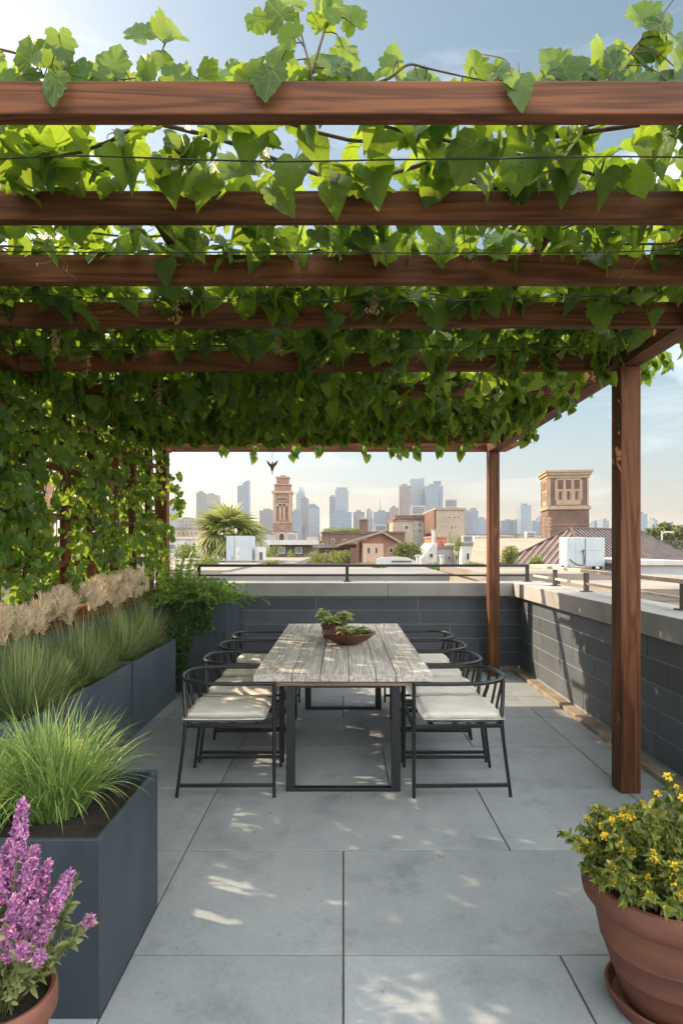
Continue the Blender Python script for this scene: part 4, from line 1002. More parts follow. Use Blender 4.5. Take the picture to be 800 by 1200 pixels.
for px, py, d, sz, rot in hero:
    p = at(px, py, d) + Vector((0, 0, sz * .45)); tip = Vector((math.sin(rot), -.15, -math.cos(rot)))
    P.append(p); T.append(tip); Nn.append((random.uniform(-.3, .3), -1, random.uniform(.0, .5))); S.append(sz)
    mb.tube(spline([p, p + Vector((random.uniform(-.02, .02), .02, .05)), p + Vector((random.uniform(-.05, .05), .09, .12))], 3), .0016, 5)
leaf_obj('drooping_leaves', P, T, Nn, S, T_LOBED[:1] + T_TRI + T_HEART, M_['vine_leaf'], cv)
for px, py, d, sz in ((440, 296, 2.57, .075),):
    p = at(px, py, d) + Vector((0, 0, sz * .4)); o = leaf_obj('yellowed_leaf', [p], [(0.05, -.1, -1)], [(.1, -1, .2)], [sz], T_HEART[:1], M_['vine_leaf_pale'], cv); o['label'] = 'single yellowed heart leaf hanging on the third rafter'
    mb.tube(spline([p, p + Vector((.0, .01, .05)), p + Vector((.01, .06, .12))], 3), .0016, 5)
tag(mb.build('leaf_stalks', M_['vine_stem'], cv, smooth=True), kind='stuff')
# (h) dried clusters
for px, py, d, l in ((66, 388, 3.2, .11), (102, 415, 3.7, .13), (187, 455, 4.3, .16), (208, 355, 3.05, .10), (437, 345, 2.95, .09), (328, 395, 3.6, .10)):
    mb = MB(); p = at(px, py, d)
    for q in range(30):
        s = random.random(); c = p + Vector((random.gauss(0, .013), random.gauss(0, .013), -l * s)); mb.tube([c, c + Vector((random.gauss(0, .006), random.gauss(0, .006), -.012))], [.005, .003], 5)
    mb.tube([p + Vector((0, 0, .08)), p, p - Vector((0, 0, l))], .002, 5)
    mb.build('dried_cluster', M_['tan_dry'], cv, smooth=True)

# trellis climber
tv = thing('climbing_vine', 'leafy climber with small light green leaves covering the wooden trellis', 'climber', (-2.2, 4.4, 1.06))
def zt(P): return RNG.uniform(1.08, 2.78, len(P))
C_ = gen(11500, (-2.44, -2.08), (1.0, 7.15), zt, lambda P: clump_noise(P, 2.6, 21) + .45 * (P[:, 2] - 1.7) > -.24)
nC = len(C_); az = RNG.uniform(0, 2 * PI, nC)
TC = np.stack([RNG.normal(0, .75, nC), RNG.normal(0, .75, nC), -np.ones(nC)], 1); NC = np.stack([np.cos(az) + .35, np.sin(az) - .25, RNG.normal(.4, .55, nC)], 1)
# extra leaf layer added at the mostly unseen near end to block the sun
C2 = gen(6500, (-2.44, -2.08), (1.0, 4.25), zt)
n_ = len(C2); C_ = np.concatenate([C_, C2]); az = RNG.uniform(0, 2 * PI, n_)
TC = np.concatenate([TC, np.stack([RNG.normal(0, .75, n_), RNG.normal(0, .75, n_), -np.ones(n_)], 1)]); NC = np.concatenate([NC, np.stack([np.cos(az), np.sin(az), RNG.normal(.5, .5, n_)], 1)])
kp = np.ones(len(C_), bool)   # holes cut in the leaves to throw sun patches on to the paving
for hy, hz_, hr in ((3.38, 1.12, .24), (3.14, 1.19, .20), (2.92, 1.27, .24), (2.84, 1.42, .17), (3.09, 1.58, .19), (3.07, 1.84, .17), (2.62, 1.34, .16), (2.45, 1.60, .15), (3.52, 1.30, .12), (3.92, 1.15, .15), (4.15, 1.24, .11), (3.70, 1.22, .12), (2.60, 1.2, .10)):
    kp &= (RNG.random(len(C_)) < .13) | (((P_ := (C_[:, 1] - hy - .2 * (C_[:, 0] + 2.26))) ** 2 + (C_[:, 2] - .04 - hz_ + .25 * (C_[:, 0] + 2.26)) ** 2) > hr ** 2)
C_, TC, NC = C_[kp], TC[kp], NC[kp]; nC = len(C_)
inn = (C_[:, 0] > -2.27) & (C_[:, 0] < -2.14); C_[inn, 0] = -2.28 - RNG.random(int(inn.sum())) * .12
leaf_obj('foliage', C_, TC, NC, RNG.uniform(.042, .080, nC), T_LOBED + T_TRI + T_HEART, M_['trellis_leaf'], tv)
mb = MB(); P = []; T = []; Nn = []; S = []
for k in range(46):
    y = random.uniform(1.3, 7.1); x = random.choice((-2.2, -2.37)); y2 = y + random.uniform(-.4, .4)
    mb.tube(spline([(x, y, 1.07), (x + random.uniform(-.03, .03), (y + y2) / 2 + random.uniform(-.15, .15), 1.7), (x, y2, 2.25), (x + .03, y2 + random.uniform(-.2, .2), 2.85)], 5), random.uniform(.003, .008), 6)
for k in range(60):      # short side shoots reaching out from the screen
    y = random.uniform(1.6, 7.1); z = random.uniform(1.2, 2.6); l = random.uniform(.08, .22)
    pts = spline([(-2.15, y, z), (-2.1 + l * .6, y + random.uniform(-.05, .05), z + .03), (-2.1 + l, y + random.uniform(-.1, .1), z - .06)], 4); mb.tube(pts, .002, 4)
    for a in pts[2:]: P.append(a); T.append((random.gauss(0, .5), random.gauss(0, .5), -1)); Nn.append((random.gauss(.4, .6), -1, .4)); S.append(random.uniform(.045, .075))
for py in (565, 580, 600): # tuft hanging past the far post
    b = at(203 + random.uniform(-5, 8), py, 7.1)
    for q in range(7): P.append(b + Vector((random.uniform(-.09, .06), random.uniform(-.05, .05), random.uniform(-.08, .1)))); T.append((random.gauss(.2, .5), random.gauss(0, .5), -1)); Nn.append((random.gauss(0, .6), -1, .4)); S.append(random.uniform(.06, .10))
mb.tube(spline([(-2.15, 7.1, 2.3), (-2.02, 7.1, 2.38), (-1.95, 7.1, 2.2), (-1.97, 7.1, 1.95)], 4), .003, 5)
leaf_obj('side_shoot_foliage', P, T, Nn, S, T_TRI + T_LOBED, M_['trellis_leaf'], tv); mb.build('stems', M_['vine_stem'], tv, smooth=True)

# hanging ornament under the end rafter
hp = at(319, 545, 7.44); ho = thing('hanging_ornament', 'small dark winged metal ornament hanging from the far end rafter', 'ornament', (hp.x, hp.y, hp.z + .1))
mb = MB()
def wing(s): return [(hp.x, hp.y, hp.z - .02), (hp.x + s * .03, hp.y - .01, hp.z + .028), (hp.x + s * .075, hp.y + .005, hp.z + .062), (hp.x + s * .05, hp.y, hp.z + .005), (hp.x + s * .022, hp.y, hp.z - .03)]
for s in (-1, 1):
    wq = wing(s); f_ = [(x, y - .004, z) for x, y, z in wq]; b2 = [(x, y + .004, z) for x, y, z in wq]; n = 5
    mb.add(f_ + b2, [tuple(range(5)), tuple(reversed(range(5, 10)))] + [(i, (i + 1) % 5, 5 + (i + 1) % 5, 5 + i) for i in range(5)])
mb.build('wings', M_['rail_metal'], ho)
mb = MB(); mb.lathe([(0, .05), (.012, .035), (.02, .0), (.024, -.03), (.014, -.06), (.006, -.08), (.004, -.115), (0, -.118)], tuple(hp), 16); mb.build('body', M_['rail_metal'], ho, smooth=True)
mb = MB(); mb.tube([hp + Vector((0, 0, .045)), (hp.x, 7.455, BZ + .02)], .0022, 6); mb.build('hanging_wire', M_['rail_metal'], ho)
# ------------------------------------------------------------ THE CITY BEYOND
def window(parent, cx, cz, y, w_, h_, frame='trim_white', glass='glass_dark', axis='x', arch=False):
    f = MB(); t_ = min(.12, w_ * .12); d_ = .05
    if axis == 'x':
        f.box(cx - w_ / 2, cx - w_ / 2 + t_, y - d_, y - .003, cz - h_ / 2, cz + h_ / 2); f.box(cx + w_ / 2 - t_, cx + w_ / 2, y - d_, y - .003, cz - h_ / 2, cz + h_ / 2)
        f.box(cx - w_ / 2 + t_, cx + w_ / 2 - t_, y - d_, y - .003, cz + h_ / 2 - t_, cz + h_ / 2); f.box(cx - w_ / 2 + t_, cx + w_ / 2 - t_, y - d_ - .04, y - .003, cz - h_ / 2, cz - h_ / 2 + t_)
    o = f.build('window', M_[frame], parent)
    p = MB(); p.box(cx - w_ / 2 + t_ + .002, cx + w_ / 2 - t_ - .002, y - .02, y - .004, cz - h_ / 2 + t_ + .002, cz + h_ / 2 - t_ - .002); p.build('pane', M_[glass], o)
    return o
def block(name, label, cat, px0, px1, top, D, depth, wall, roof='roof_grey', wins=None, cornice=None, cap=.25, frame='trim_white', glass='glass_dark', ov=.15, group=None):
    a, b = at(px0, top, D), at(px1, top, D); t = thing(name, label, cat, ((a.x + b.x) / 2, D + depth / 2, GZ), group=group)
    mb = MB(); mb.box(a.x, b.x, D, D + depth, GZ, a.z - cap); mb.build('wall', M_[wall], t)
    mb = MB(); mb.box(a.x - ov, b.x + ov, D - ov, D + depth + ov, a.z - cap + .002, a.z); mb.build('roof', M_[cornice or roof], t)
    if cornice:
        mb = MB(); mb.box(a.x + .3, b.x - .3, D + .3, D + depth - .3, a.z + .003, a.z + .02); mb.build('roof_deck', M_[roof], t)
    for (px, py, w_, h_) in (wins or []):
        c = at(px, py, D); window(t, c.x, c.z, D, w_ * D / FPX, h_ * D / FPX, frame, glass)
    return t
def addbox(parent, name, px0, px1, y0, y1, D, depth, m, **k):
    a, b = at(px0, y0, D), at(px1, y1, D); mb = MB(); mb.box(a.x, b.x, D, D + depth, b.z, a.z); return mb.build(name, M_[m], parent, **k)

# --- far skyline towers
facade('tower_blue', (.14, .21, .27), (.04, .11, .19), 5, 4.0, rough=.25)
facade('tower_pale', (.23, .29, .34), (.08, .15, .22), 6, 4.2, rough=.35)
facade('tower_grey', (.15, .18, .21), (.05, .08, .115), 5, 4.0, rough=.4)
facade('tower_brown', (.19, .165, .165), (.085, .075, .085), 5, 4.0, rough=.4)
facade('tower_sand', (.25, .245, .24), (.13, .135, .14), 6, 4.5, rough=.5)
def tower(label, px0, px1, top, D, m, depth=34, steps=(), mast=None, crown=None, sign=None):
    a, b = at(px0, top, D), at(px1, top, D); t = thing('skyscraper', label, 'skyscraper', ((a.x + b.x) / 2, D + depth / 2, GZ))
    mb = MB(); mb.box(a.x, b.x, D, D + depth, GZ, a.z); mb.build('body', M_[m], t)
    for (p0, p1, tp) in steps:
        q0, q1 = at(p0, tp, D), at(p1, top, D); mb = MB(); mb.box(q0.x, q1.x, D + 3, D + depth - 3, a.z + .05, q0.z); mb.build('upper_tier', M_[m], t)
    if crown == 'dome':
        r = (b.x - a.x) / 2; mb = MB(); mb.lathe([(r * .97 * math.cos(q), r * 1.7 * math.sin(q)) for q in [i * PI / 16 for i in range(9)]], ((a.x + b.x) / 2, D + depth / 2, a.z + .1), 28); mb.build('crown', M_[m], t, smooth=True)
    if crown == 'curve':
        n = 12; P = [(a.x + (b.x - a.x) * i / n, a.z + .1 + 9 * math.sin(PI * (.25 + .75 * i / n))) for i in range(n + 1)]; mb = MB()
        mb.add([(x, D + 2, z) for x, z in P] + [(x, D + depth - 2, z) for x, z in P] + [(a.x, D + 2, a.z + .05), (b.x, D + 2, a.z + .05), (a.x, D + depth - 2, a.z + .05), (b.x, D + depth - 2, a.z + .05)],
               [(i, i + 1, n + 2 + i, n + 1 + i) for i in range(n)] + [tuple([2 * n + 2] + list(range(n + 1)) + [2 * n + 3])[::-1], tuple([2 * n + 4] + list(range(n + 1, 2 * n + 2)) + [2 * n + 5])]); mb.build('crown', M_['tower_grey'], t)
    if crown == 'slant':
        mb = MB(); m1 = a.x + (b.x - a.x) * .45; h = a.z + .1
        mb.add([(m1, D + 2, h), (b.x, D + 2, h), (b.x, D + 2, h + 14), (m1, D + 2, h + 6), (m1, D + depth - 2, h), (b.x, D + depth - 2, h), (b.x, D + depth - 2, h + 14), (m1, D + depth - 2, h + 6)], [(0, 1, 2, 3), (7, 6, 5, 4), (0, 4, 5, 1), (3, 2, 6, 7), (1, 5, 6, 2), (0, 3, 7, 4)]); mb.build('crown', M_['tower_blue'], t)
    # plant room and parapet on every roof
    w_ = b.x - a.x
    if not crown and not steps:
        mb = MB(); mb.box(a.x + w_ * .25, b.x - w_ * .3, D + 8, D + depth - 8, a.z + .05, a.z + 4.5); mb.build('plant_room', M_['tower_grey'], t)
    if mast:
        p, q = at(mast[0], mast[1], D), at(mast[0], top, D); mb = MB(); mb.tube([(p.x, D + depth / 2, q.z), (p.x, D + depth / 2, p.z)], [1.0, .5], 6); mb.build('mast', M_['tower_grey'], t)
    if sign:
        c = at(sign[0], sign[1], D); mb = MB(); mb.box(c.x - 9, c.x + 9, D + 1, D + 2, c.z - 5, c.z + 5); mb.build('roof_sign', M_['tower_grey'], t)
    return t
TW = [
 ('pale slab tower just right of the far left pergola post', 192, 201, 588, 1500, 'tower_pale', {}),
 ('short pale tower stuck to the first slab by the left post', 200.5, 205, 593, 1580, 'tower_sand', {}),
 ('narrow grey blue tower left of the wide beige slab, taller by a step', 230, 238.5, 577, 1450, 'tower_grey', {}),
 ('wide beige grey slab tower above the left of the palm', 238, 255, 580, 1520, 'tower_sand', {}),
 ('low podium block below the beige slab tower', 227, 256, 607, 1350, 'tower_pale', {}),
 ('slim blue glass tower with slanted crown above the palm', 278, 291, 569, 1500, 'tower_blue', dict(crown='slant')),
 ('short wide blue grey office block left of the ornate brick tower', 304, 321, 598, 1400, 'tower_grey', {}),
 ('tapering pale tower with rounded top right of the ornate brick tower', 347, 357, 578, 1650, 'tower_pale', dict(crown='dome')),
 ('flat topped blue grey tower in front of the rounded one', 352, 361, 584, 1450, 'tower_grey', {}),
 ('low blue block at the foot of the rounded tower', 341, 352, 599, 1300, 'tower_blue', {}),
 ('pale tower with dark curved roof cap', 362, 374, 595, 1350, 'tower_pale', dict(crown='curve')),
 ('narrow blue tower on the left of the central pair', 386, 393, 582, 1520, 'tower_blue', {}),
 ('tall pale blue tower with chamfered cap in the centre of the skyline', 392.5, 408, 574, 1450, 'tower_pale', dict(steps=[(394, 406.5, 571)])),
 ('low wide blue block in front of the central pair', 388, 412, 600, 1300, 'tower_blue', {}),
 ('low grey block right of the central pair', 414, 427, 600, 1350, 'tower_grey', {}),
 ('narrow pale tower left of the block with a mast', 429, 436, 598, 1500, 'tower_pale', {}),
 ('wide glassy block with a thin mast on its roof', 438, 457, 600, 1420, 'tower_blue', dict(mast=(446, 584))),
 ('short dark grey tower beside the dark brown tower', 457, 467, 595, 1400, 'tower_brown', {}),
 ('dark brown tower left of the tallest blue tower', 468, 481, 569, 1480, 'tower_brown', {}),
 ('tallest blue glass tower of the right hand trio', 480.5, 497, 561, 1520, 'tower_pale', dict(steps=[(494, 497, 559.5)])),
 ('blue glass tower with a roof sign, right of the tallest', 499, 519, 569, 1480, 'tower_blue', dict(sign=(512, 566))),
 ('blue grey tower right of the tan building', 543, 553, 600, 1350, 'tower_grey', {}),
 ('slimmer pale blue tower with a small upper tier next to the far right post', 552.5, 560, 598, 1450, 'tower_blue', dict(steps=[(553, 558, 595)])),
 ('low pale blue block touching the far right post', 560, 571, 608, 1500, 'tower_pale', {}),
 ('low blue block immediately right of the far right post', 587, 602, 610, 1500, 'tower_blue', dict(steps=[(593, 598, 608.5)])),
 ('pair of low blue grey flats left of the masted tower', 602.5, 613, 611, 1560, 'tower_grey', dict(steps=[(603, 606, 608.5)])),
 ('tall pale tower with a short mast between the post and the brick windcatcher', 610, 622, 592, 1450, 'tower_pale', dict(mast=(614, 586))),
 ('low pale block right of the masted tower', 623, 632, 612, 1500, 'tower_blue', {}),
 ('small stepped tower touching the brick windcatcher', 632.5, 640, 606, 1500, 'tower_grey', dict(steps=[(635, 639, 603.5)])),
 ('low blue block right of the brick windcatcher', 696, 705, 612, 1500, 'tower_blue', {}),
 ('low tower left of the big front post', 705.5, 713, 610, 1450, 'tower_pale', dict(steps=[(707, 711, 607.5)])),
 ('pale round cornered tower just right of the big front post', 748, 758, 602, 1400, 'tower_pale', {}),
 ('small far tower at the right, narrow and grey', 761, 765, 612, 1550, 'tower_grey', {}),
 ('small far tower at the right, slightly taller and pale', 765.5, 770, 609, 1500, 'tower_pale', {}),
 ('low grey green block left of the palm crown', 209, 225, 608, 900, 'tower_sand', dict(steps=[(213, 221, 606)])),
]
for lab, a_, b2_, tp, D_, m2, kw in TW: tower(lab, a_, b2_, tp, D_, m2, **kw)

# far low roofs and woods that read as one mass
rg = random.Random(5); mb = MB()
for k in range(420):
    D_ = rg.uniform(420, 1250); px = rg.uniform(-120, 1000); w_ = rg.uniform(9, 34); top = rg.uniform(-6, 9) + (D_ - 420) * .018; x = (px - CX) * D_ / FPX
    mb.box(x - w_ / 2, x + w_ / 2, D_, D_ + rg.uniform(10, 30), GZ, top, rz=0)
o = mb.build('distant_rooftops', mat('distant_roofs', (.40, .35, .30), .85, col2=(.20, .19, .18), scale=.03, attr=.45)); tag(o, kind='stuff')
n = 9000; k_ = 130; cx = RNG.uniform(-500, 620, k_); cy = RNG.uniform(150, 620, k_); i = RNG.integers(0, k_, n)
P = np.stack([cx[i] + RNG.normal(0, 4.5, n), cy[i] + RNG.normal(0, 4.5, n), GZ + 3 + RNG.random(n) * 9], 1)
o = leaf_obj('distant_trees', P, rand_dirs(n), rand_dirs(n) + np.array([0, 0, .5]), RNG.uniform(1.0, 2.4, n), T_OVAL, M_['tree_leaf'], None); tag(o, kind='stuff')

# ornate brick tower
D_ = 190.0; u = D_ / FPX; c = at(330.5, 640, D_); bt = thing('brick_tower', 'tall ornate reddish brick tower with stepped top rising over the roofs', 'tower', (c.x, D_ + 3, GZ))
def tb_(name, hw, y0, y1, m='brick_tower', ex=0): # px half width about the centre, px top/bottom
    mb = MB(); mb.box(c.x - hw * u, c.x + hw * u, D_ + 3 - hw * u, D_ + 3 + hw * u, EYE - (y1 - HY) * u, EYE - (y0 - HY) * u - .002); return mb.build(name, M_[m], bt)
mb = MB(); mb.box(c.x - 10.4 * u, c.x + 10.4 * u, D_ + 3 - 10.4 * u, D_ + 3 + 10.4 * u, GZ, EYE + 62 * u); mb.build('shaft', M_['brick_tower'], bt)
for y0, y1, hw, nm, m in ((575, 578, 12.0, 'cornice', 'stone_trim'), (568, 575, 9.2, 'upper_stage', 'brick_tower'), (567, 568, 10.2, 'string_course', 'stone_trim'), (559.5, 567, 7.0, 'lantern', 'brick_tower'), (558, 559.5, 8.0, 'cornice', 'stone_trim'), (556, 558, 3.2, 'cap', 'brick_tower'), (589.5, 590.5, 10.9, 'string_course', 'stone_trim'), (612, 613.2, 11.2, 'string_course', 'stone_trim')): tb_(nm, hw, y0, y1, m)
fy = D_ + 3 - 10.4 * u
for s in (-1, 1):
    mb = MB(); mb.box(c.x + s * 9.3 * u - .35, c.x + s * 9.3 * u + .35, fy - .35, fy - .003, EYE - (612 - HY) * u, EYE + 61.5 * u); mb.build('pilaster', M_['stone_trim'], bt)
for k in (-1, 0, 1):
    x = c.x + k * 4.6 * u; mb = MB(); mb.box(x - .95, x - .62, fy - .25, fy - .003, EYE - (609 - HY) * u, EYE + 47 * u); mb.box(x + .62, x + .95, fy - .25, fy - .003, EYE - (609 - HY) * u, EYE + 47 * u)
    mb.box(x - .95, x + .95, fy - .25, fy - .003, EYE + 47.05 * u, EYE + 49 * u); f = mb.build('window', M_['stone_trim'], bt)
    mb = MB(); mb.box(x - .60, x + .60, fy - .08, fy - .004, EYE - (608 - HY) * u, EYE + 46.9 * u); mb.build('pane', M_['brown_wall'], f)
    mb = MB(); mb.lathe([(.0, -.01), (.75, -.01), (.75, .2), (0, .2)], (0, 0, 0), 18); f = mb.build('round_window', M_['stone_trim'], bt, local=True)
    f.location = (x - bt.location.x, fy - .02 - bt.location.y, EYE + 55 * u - GZ); f.rotation_euler = (R(90), 0, 0)
    mb = MB(); mb.lathe([(.0, .0), (.48, .0), (.48, .03), (0, .03)], (0, 0, 0), 18); p_ = mb.build('pane', M_['brown_wall'], f, local=True); p_.location = (0, 0, .203)
for s in (-1, 1): tb_('finial', 1, 556.2, 557.9, 'stone_trim').location = (s * 1.9 * u, 0, 0)
# arched hall at its foot
hall = block('church_hall', 'low sand coloured hall with round arches at the foot of the ornate brick tower', 'hall', 313, 343, 622, 178, 14, 'stone_trim', roof='roof_grey')
def arch(parent, px, py, r, D, m='glass_dark', trim='trim_white'):
    cc = at(px, py, D); rr = r * D / FPX; mb = MB(); n = 10
    pts = [(cc.x + rr * math.cos(PI * i / n), cc.z + rr * math.sin(PI * i / n)) for i in range(n + 1)] + [(cc.x - rr, cc.z - rr * 1.6), (cc.x + rr, cc.z - rr * 1.6)]
    k = len(pts); mb.add([(x, D - .12, z) for x, z in pts] + [(x, D - .004, z) for x, z in pts], [tuple(range(k)), tuple(reversed(range(k, 2 * k)))] + [(i, (i + 1) % k, k + (i + 1) % k, k + i) for i in range(k)])
    f = mb.build('arched_window', M_[trim], parent)
    pts = [(cc.x + (x - cc.x) * .72, cc.z + (z - cc.z) * .78) for x, z in pts]; mb = MB()
    mb.add([(x, D - .15, z) for x, z in pts] + [(x, D - .125, z) for x, z in pts], [tuple(range(k)), tuple(reversed(range(k, 2 * k)))] + [(i, (i + 1) % k, k + (i + 1) % k, k + i) for i in range(k)]); mb.build('pane', M_[m], f)
for px in (319, 330, 341): arch(hall, px, 628, 4.0, 178)

# middle distance, left to right
b1 = block('apartment_block', 'white flat roofed block just right of the left pergola post', 'building', 190, 232, 629, 62, 16, 'white_paint', roof='trim_white', wins=[(202, 641, 9, 7), (218, 641, 12, 8)], glass='glass_blue')
block('flat_roofed_building', 'wide low cream building with flat roof between the palm and the rear railing', 'building', 150, 338, 660, 31, 16, 'cream_wall', roof='roof_cream', ov=.3, wins=[(318, 668, 10, 6)])
block('flat_roofed_building', 'low pale building under the palm at the left', 'building', 60, 262, 668, 20, 9, 'grey_wall', roof='roof_cream')
block('flat_roofed_building', 'low long grey roofed building in front of the bushes', 'building', 264, 520, 672, 19, 9, 'cream_wall', roof='roof_grey')
b3 = block('pavilion', 'dark building under a broad white flat roof in front of the ornate tower', 'building', 316, 362, 633, 92, 14, 'roof_dark', roof='white_paint', cap=.7, ov=1.2, wins=[(330, 645, 8, 8), (350, 645, 8, 8)], glass='glass_blue')
b4 = block('warehouse', 'long brown brick warehouse with a flat roof across the middle of the view', 'building', 377, 474, 623, 118, 22, 'brown_wall', roof='roof_dark', cap=.5, wins=[(390 + 13 * k, 634, 4, 5) for k in range(6)])
gp_ = thing('roof_garden', 'strip of low greenery growing on the roof of the long brown warehouse', 'roof garden', (at(402, 622, 122).x, 122, at(402, 622.6, 118).z))
n = 1500; P = np.stack([RNG.uniform(at(379, 0, 119).x, at(424, 0, 119).x, n), RNG.uniform(119.5, 128, n), at(0, 622.6, 118).z + RNG.random(n) * .55], 1)
leaf_obj('foliage', P, rand_dirs(n), rand_dirs(n) + np.array([0, 0, .8]), RNG.uniform(.25, .5, n), T_OVAL, M_['bush_leaf'], gp_)
ck = thing('rooftop_stair_tower', 'small brown brick box with a stone cap on the warehouse roof', 'rooftop box', (at(426, 622, 120).x, 121, at(0, 622.6, 118).z))
addbox(ck, 'wall', 421, 431, 609, 622.6, 120, 2, 'brick_brown'); addbox(ck, 'cap', 420, 432, 607.2, 608.9, 119.8, 2.4, 'stone_trim'); addbox(ck, 'chimney', 423, 426, 604, 607.1, 120.5, .6, 'stone_trim')
b5b = block('porch_building', 'low house with a pale flat porch roof left of the gabled house', 'house', 374, 410, 638, 80, 8, 'brown_wall', roof='roof_grey', cap=.45, ov=.8, wins=[(384, 648, 5, 7), (398, 648, 5, 7)])
# gabled red brick house
D_ = 72; gh = thing('gabled_house', 'red brick house with a low pitched gable and a pale pink side wall', 'house', (at(435, 640, D_).x, D_ + 6, GZ))
a, b, pk = at(404, 638, D_), at(470, 638, D_), at(447, 625, D_)
mb = MB(); mb.add([(a.x + 2, D_, GZ), (b.x, D_, GZ), (b.x, D_, b.z), (pk.x, D_, pk.z), (a.x + 2, D_, a.z + .35), (a.x + 2, D_ + 12, GZ), (b.x, D_ + 12, GZ), (b.x, D_ + 12, b.z), (pk.x, D_ + 12, pk.z), (a.x + 2, D_ + 12, a.z + .35)],
    [(0, 1, 2, 3, 4), (9, 8, 7, 6, 5), (0, 5, 6, 1), (1, 6, 7, 2), (4, 9, 5, 0)]); mb.build('wall', M_['brick_red'], gh)
for p0, p1 in ((a, pk), (pk, b)):
    e = .9 if p0 is a else 0; f_ = .6 if p1 is b else 0; mb = MB(); dx = (p1.z - p0.z) / (p1.x - p0.x)
    q0 = (p0.x - e, p0.z - e * dx); q1 = (p1.x + f_, p1.z + f_ * dx)
    mb.add([(q0[0], D_ - .8, q0[1] + .03), (q1[0], D_ - .8, q1[1] + .03), (q1[0], D_ - .8, q1[1] + .30), (q0[0], D_ - .8, q0[1] + .30), (q0[0], D_ + 12.5, q0[1] + .03), (q1[0], D_ + 12.5, q1[1] + .03), (q1[0], D_ + 12.5, q1[1] + .30), (q0[0], D_ + 12.5, q0[1] + .30)], [(0, 1, 2, 3), (7, 6, 5, 4), (0, 4, 5, 1), (3, 2, 6, 7), (1, 5, 6, 2), (0, 3, 7, 4)]); mb.build('roof', M_['roof_tan'], gh)
addbox(gh, 'side_wall', 425, 449, 637, 700, D_ - .35, .34, 'pink_wall')
for px, py, w_, h_ in ((432, 645, 3.5, 7), (441, 645, 3, 7), (458, 645, 5, 6)): cc = at(px, py, D_ - .35 if px < 450 else D_); window(gh, cc.x, cc.z, cc.y, w_ * D_ / FPX, h_ * D_ / FPX)
# right of the gable
b6 = block('office_building', 'white panelled building with a dark overhanging cornice below the blue towers', 'building', 466, 511, 604, 165, 25, 'white_paint', roof='roof_grey', cornice='brown_wall', cap=1.0, ov=.8, wins=[(484 + 7.5 * k, 615 + 7 * j, 3.0, 3.0) for k in range(4) for j in range(2)])
for k in range(5): addbox(b6, 'panel_joint', 477 + 7 * k, 477.5 + 7 * k, 609, 640, 164.95, .04, 'grey_wall')
block('low_annex', 'sand coloured lower annex with a red band left of the white panelled building', 'building', 460, 484, 610, 150, 12, 'tan_wall', roof='roof_grey', wins=[(476, 618, 5, 5)])
b7 = block('tan_office_block', 'plain tan office block with small dark windows in the middle of the view', 'building', 511, 544, 595, 145, 22, 'tan_wall', roof='roof_grey', cornice='stone_trim', cap=.5, ov=.3,
           wins=[(521, 606, 3.2, 1.8), (526, 606, 3.4, 2.4), (532, 606.5, 4, 3), (537, 606, 2.6, 2.4), (519.5, 616, 2.4, 1.6), (524, 616.3, 3, 1.4), (529, 618, 2, 4), (533.5, 617, 2.5, 3)])
addbox(b7, 'side_wing', 508.5, 510.9, 597, 660, 145.5, 18, 'brown_wall')
block('orange_house', 'bright orange red rendered house below the tan office block', 'house', 505, 523, 628.5, 96, 8, 'orange_wall', roof='roof_tan', wins=[(517, 635, 3, 3.5)])
ch_ = thing('chimney_stack', 'tall white chimney stack in front of the orange house', 'chimney', (at(508, 0, 90).x, 90.5, GZ)); addbox(ch_, 'stack', 506, 510, 621, 755, 90, .6, 'white_paint'); addbox(ch_, 'cap', 505.5, 510.5, 619.8, 620.9, 89.9, .8, 'stone_trim')
D_ = 66; wg = thing('white_gabled_house', 'small white house with a steep gable below the orange house', 'house', (at(502, 0, D_).x, D_ + 4, GZ)); a, b, pk = at(493, 655, D_), at(512, 655, D_), at(508, 636, D_)
mb = MB(); mb.add([(a.x, D_, GZ), (b.x, D_, GZ), (b.x, D_, pk.z), (pk.x, D_, pk.z), (a.x, D_, a.z), (a.x, D_ + 8, GZ), (b.x, D_ + 8, GZ), (b.x, D_ + 8, pk.z), (pk.x, D_ + 8, pk.z), (a.x, D_ + 8, a.z)], [(0, 1, 2, 3, 4), (9, 8, 7, 6, 5), (0, 5, 6, 1), (1, 6, 7, 2), (4, 9, 5, 0), (2, 7, 8, 3), (3, 8, 9, 4)]); mb.build('wall', M_['white_paint'], wg)
cc = at(505, 651, D_); window(wg, cc.x, cc.z, D_, 4.5 * D_ / FPX, 5 * D_ / FPX)
block('grey_house', 'plain grey rendered house right of the small white gable', 'house', 512.5, 532, 640, 67, 9, 'grey_wall', roof='roof_grey', wins=[(526, 654, 3, 4)])
b9 = block('white_house', 'sunlit white cubic house just left of the far right post', 'house', 541, 557, 636, 62, 9, 'white_paint', roof='roof_cream', wins=[(548, 652, 3, 8)])
block('brown_house', 'brown side building tucked beside the white cubic house', 'house', 557.5, 566, 638, 64, 9, 'brown_wall', roof='roof_dark', wins=[(562, 646, 3, 4)])
wt = thing('water_tank', 'pale blue water tank on a roof beside the far right post', 'tank', (at(564, 0, 75).x, 76, at(0, 636, 75).z)); mb = MB(); q = at(563, 635.8, 75); mb.box(q.x - .8, q.x + .8, 75, 76.6, q.z, q.z + .8); mb.build('tank_body', M_['ac_white'], wt, bevel=.08); mb = MB(); mb.box(q.x - .3, q.x + .3, 75.5, 76.1, q.z + .8, q.z + .9); mb.build('lid', M_['grey_wall'], wt)
block('flat_roofed_building', 'wide building with tan flat roof behind the far right post', 'building', 553, 640, 637, 76, 20, 'tan_wall', roof='roof_tan', ov=.4, wins=[(600, 648, 4, 4), (615, 648, 4, 4)])
